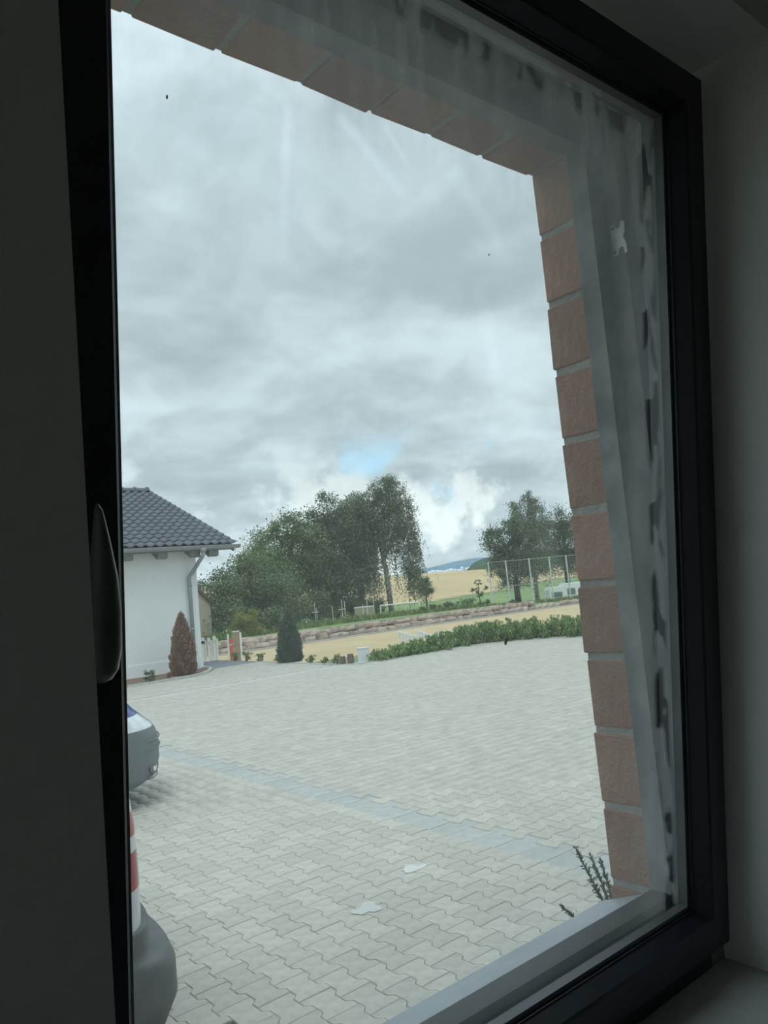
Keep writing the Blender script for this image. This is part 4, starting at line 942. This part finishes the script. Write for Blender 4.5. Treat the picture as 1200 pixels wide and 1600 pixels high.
# cluster of stands by the house corner
SX, SY = 10.80, 22.33
d_ = Vector((.77, -.64))
def at_(k): return (SX+d_.x*k, SY+d_.y*k)
for i, (k, h_, lab) in enumerate(((-.10, 1.02, 'leftmost white jump stand, close to the house corner'), (.09, 1.08, 'second white jump stand from the house corner, with black cups'), (.27, 1.06, 'third white jump stand from the house corner'), (.44, 1.10, 'fourth white jump stand from the house corner, left of the gap'))):
    x, y = at_(k); t = empty('jump_stand', (x, y, ZAR), rad(-40)); tag(t, lab, 'jump stand', 'white stands by the house corner')
    MB().box((-.04, -.04, .04), (.04, .04, h_)).build('upright', M['whitepaint'], t); MB().box((-.04, -.3, 0), (.04, .3, .05)).build('foot', M['whitepaint'], t)
    MB().box((.055, -.03, .15), (.095, .03, h_-.08)).build('slat', M['whitepaint'], t)
    MB().box((-.03, -.025, .30), (.17, .025, .36)).build('rail', M['whitepaint'], t)
    MB().box((-.06, -.05, h_-.18), (.06, .05, h_-.10)).build('cup', M['black'] if i == 1 else M['boxgrey'], t)
x, y = at_(.86); t = empty('jump_obstacle', (x, y, ZAR), rad(-40)); tag(t, 'wooden jump obstacle between two white posts with an orange board', 'jump obstacle')
MB().box((-.02, -.04, .02), (.03, .04, 1.12)).build('post', M['whitepaint'], t); MB().box((.36, -.04, .02), (.41, .04, 1.14)).build('post', M['whitepaint'], t)
MB().box((.04, -.03, .12), (.13, .03, .98)).build('orange_board', M['orange'], t); MB().box((.04, -.035, .78), (.13, .035, .81)).build('white_band', M['whitepaint'], t)
for k in range(2): MB().box((.15+k*.10, -.025, .12), (.245+k*.10, .025, 1.16)).build('board', M['woodpanel'], t)
MB().box((.15, -.03, 1.16), (.35, .03, 1.20)).build('top_rail', M['whitepaint'], t)
# utility box and dark wooden stumps at the yard edge
ub = empty('utility_box', (10.46, 13.72, -.05), rad(-38)); tag(ub, 'small pale grey utility cabinet left of the hedge', 'utility box')
MB().box((-.13, -.09, 0), (.13, .09, .34)).build('cabinet', M['boxgrey'], ub, bevel=.006); MB().box((-.14, -.10, .34), (.14, .10, .362)).build('lid', M['boxgrey'], ub, bevel=.004); MB().box((-.115, -.094, .03), (.115, -.088, .32)).build('door', M['boxgrey'], ub)
for i, (x, y, h_, rr_) in enumerate(((10.20, 13.86, .25, .07), (10.08, 13.99, .21, .06))):
    t = empty('wooden_stump', (x, y, -.05)); tag(t, ('taller' if i == 0 else 'shorter')+' dark brown wooden stump left of the grey utility cabinet', 'stump', 'stumps by the cabinet')
    MB().tube([(0, 0, 0), (.004, 0, h_*.5), (0, .003, h_)], [rr_*1.05, rr_, rr_*.92], 12).build('stump_body', M['darkwood'], t); MB().tube([(0, 0, h_), (0, 0, h_+.006)], [rr_*.9, rr_*.85], 12).build('cut_top', M['woodpanel'], t)
# small goal and a board
gl = empty('small_goal', (28.5, 35.4, Z(28.5, 35.4)), math.atan2(-1.4, 1.7)); tag(gl, 'white tubular goal frame on the grass before the birch trunk', 'goal')
gw = 2.25
MB().tube([(0, 0, -.02), (0, 0, .62)], .035, 8).build('post', M['whitepaint'], gl); MB().tube([(gw, 0, -.02), (gw, 0, .62)], .035, 8).build('post', M['whitepaint'], gl); MB().tube([(-.03, 0, .62), (gw+.03, 0, .62)], .035, 8).build('crossbar', M['whitepaint'], gl); MB().tube([(0, .7, .03), (gw, .7, .03)], .025, 6).build('rear_bar', M['whitepaint'], gl)
bo = empty('hoarding_board', (24.9, 32.3, Z(24.9, 32.3)), math.atan2(-1, 1.2)); tag(bo, 'olive-grey board on posts left of the goal', 'board')
MB().box((-.5, -.02, .10), (.5, .02, .58)).build('panel', mat('olive_grey_board', (.33, .34, .22), .8, var=.08), bo); MB().box((-.52, -.03, .58), (.52, .03, .66)).build('top_rail', M['boxgrey'], bo)
for u in (-.45, .45): MB().box((u-.03, .02, -.05), (u+.03, .07, .6)).build('post', M['woodpanel'], bo)
# thin white posts with short cross pieces under the trees
PG = 'white posts below the left trees'
for i in range(13):
    u = i/12; x, y = 18.9+u*6.3, 32.6-u*1.0+.4*math.sin(i*2.3); z = Z(x, y)
    t = empty('white_post', (x, y, z)); tag(t, ORD[i]+' thin white post from the left below the left trees', 'post', PG)
    MB().tube([(0, 0, -.1), (.01, 0, .95+.2*math.sin(i*1.7))], .014, 6).build('shaft', M['whitepaint'], t)
    if i % 3 == 2: MB().box((-.22, -.010, .62), (.22, .010, .645)).build('cross_piece', M['whitepaint'], t)
mk = empty('marker_post', (33.8, 34.4, Z(33.8, 34.4))); tag(mk, 'short white marker post in the meadow left of the young tree', 'post'); MB().tube([(0, 0, -.05), (-.08, 0, .62)], .04, 8).build('shaft', M['whitepaint'], mk); MB().tube([(-.08, 0, .62), (-.085, 0, .66)], .03, 8).build('tip', M['boxgrey'], mk)
# ball-stop net on poles
nt_ = empty('ball_stop_net', (38.7, 36.0, -.5)); tag(nt_, 'tall ball-stop net on pale poles at the right edge of the meadow', 'net fence')
pp = [(38.6, 36.05), (39.5, 35.3), (40.7, 34.3), (41.75, 33.45), (42.65, 32.75), (43.9, 31.8)]
OZ = 2.36
for (x, y) in pp: MB().tube([(x-38.7, y-36, Z(x, y)+.4), (x-38.75, y-36, OZ+.5)], .042, 8).build('pole', M['steelpole'], nt_)
for zz in (OZ+.45, 1.15): MB().tube([(x-38.75, y-36, zz) for x, y in pp], .016, 5).build('cable', M['net'], nt_)
nm = MB()
for (x0, y0), (x1, y1) in zip(pp[:-1], pp[1:]):
    for k in range(8):
        u = (k+.5)/8; x, y = x0+(x1-x0)*u-38.75, y0+(y1-y0)*u-36; nm.box((x-.003, y-.003, .35), (x+.003, y+.003, OZ+.45))
for k in range(14): nm.tube([(x-38.75, y-36, .4+k*.17) for x, y in pp], .003, 3, False)
q = nm.build('netting', M['net'], nt_); q['kind'] = 'stuff'
# caravan
cv = empty('caravan', (48.6, 38.4, -1.32), math.atan2(-1.46, 1.78)); tag(cv, 'white caravan half hidden behind the stone wall on the right', 'caravan')
for nm_, x0, x1, hgt in (('caravan_body', -.95, .25, 1.42), ('caravan_body', .20, 2.9, 1.62)):
    P = [(x0, .35), (x1, .35), (x1, hgt-.12), (x1-.12, hgt), (x0+.18, hgt), (x0, hgt-.2)]
    MB().prism(P, -.95, .95, 'y').build(nm_, M['caravan'], cv, bevel=.03)
for (x0, x1, z0, z1) in ((-.78, .10, .62, 1.08), (.42, 1.10, .72, 1.28), (1.35, 2.1, .78, 1.30)):
    wn = MB().box((x0, -.985, z0), (x1, -.95, z1)).build('window', M['boxgrey'], cv); MB().box((x0+.05, -.992, z0+.05), (x1-.05, -.984, z1-.05)).build('pane', mat('caravan_glass', (.16, .19, .20), .2), wn)
for x in (.9, 1.7): MB().tube([(x, -.9, .3), (x, -.7, .3)], .3, 16).build('wheel', M['tyre'], cv)
MB().box((-.95, -.96, .40), (2.9, -.945, .48)).build('trim_strip', M['boxgrey'], cv)
# insects on the outside of the pane
def fly(u, v, s, ang, label):
    o = loft([((0, 0, -s), s*.1, s*.1), ((0, 0, -s*.5), s*.4, s*.3), ((0, 0, s*.3), s*.45, s*.35), ((0, 0, s), s*.15, s*.15)], 8).build('fly_speck', M['black'])
    q = Matrix.Translation((0, .668, 1.100)) @ Matrix.Rotation(rad(5.57), 4, 'X') @ Matrix.Translation((u, .0520+s*.3, v)) @ Matrix.Rotation(ang, 4, 'Y')
    o.matrix_world = q; tag(o, label, 'insect', 'insects on the glass')
fly(.303, 1.052, .0022, .1, 'tiny dark fly on the glass high at the upper left, before the sky')
fly(.736, .509, .0048, .2, 'dark fly on the glass just below the right part of the hedge')
fly(.725, .992, .0017, .3, 'tiny dark speck on the glass before the sky at right')
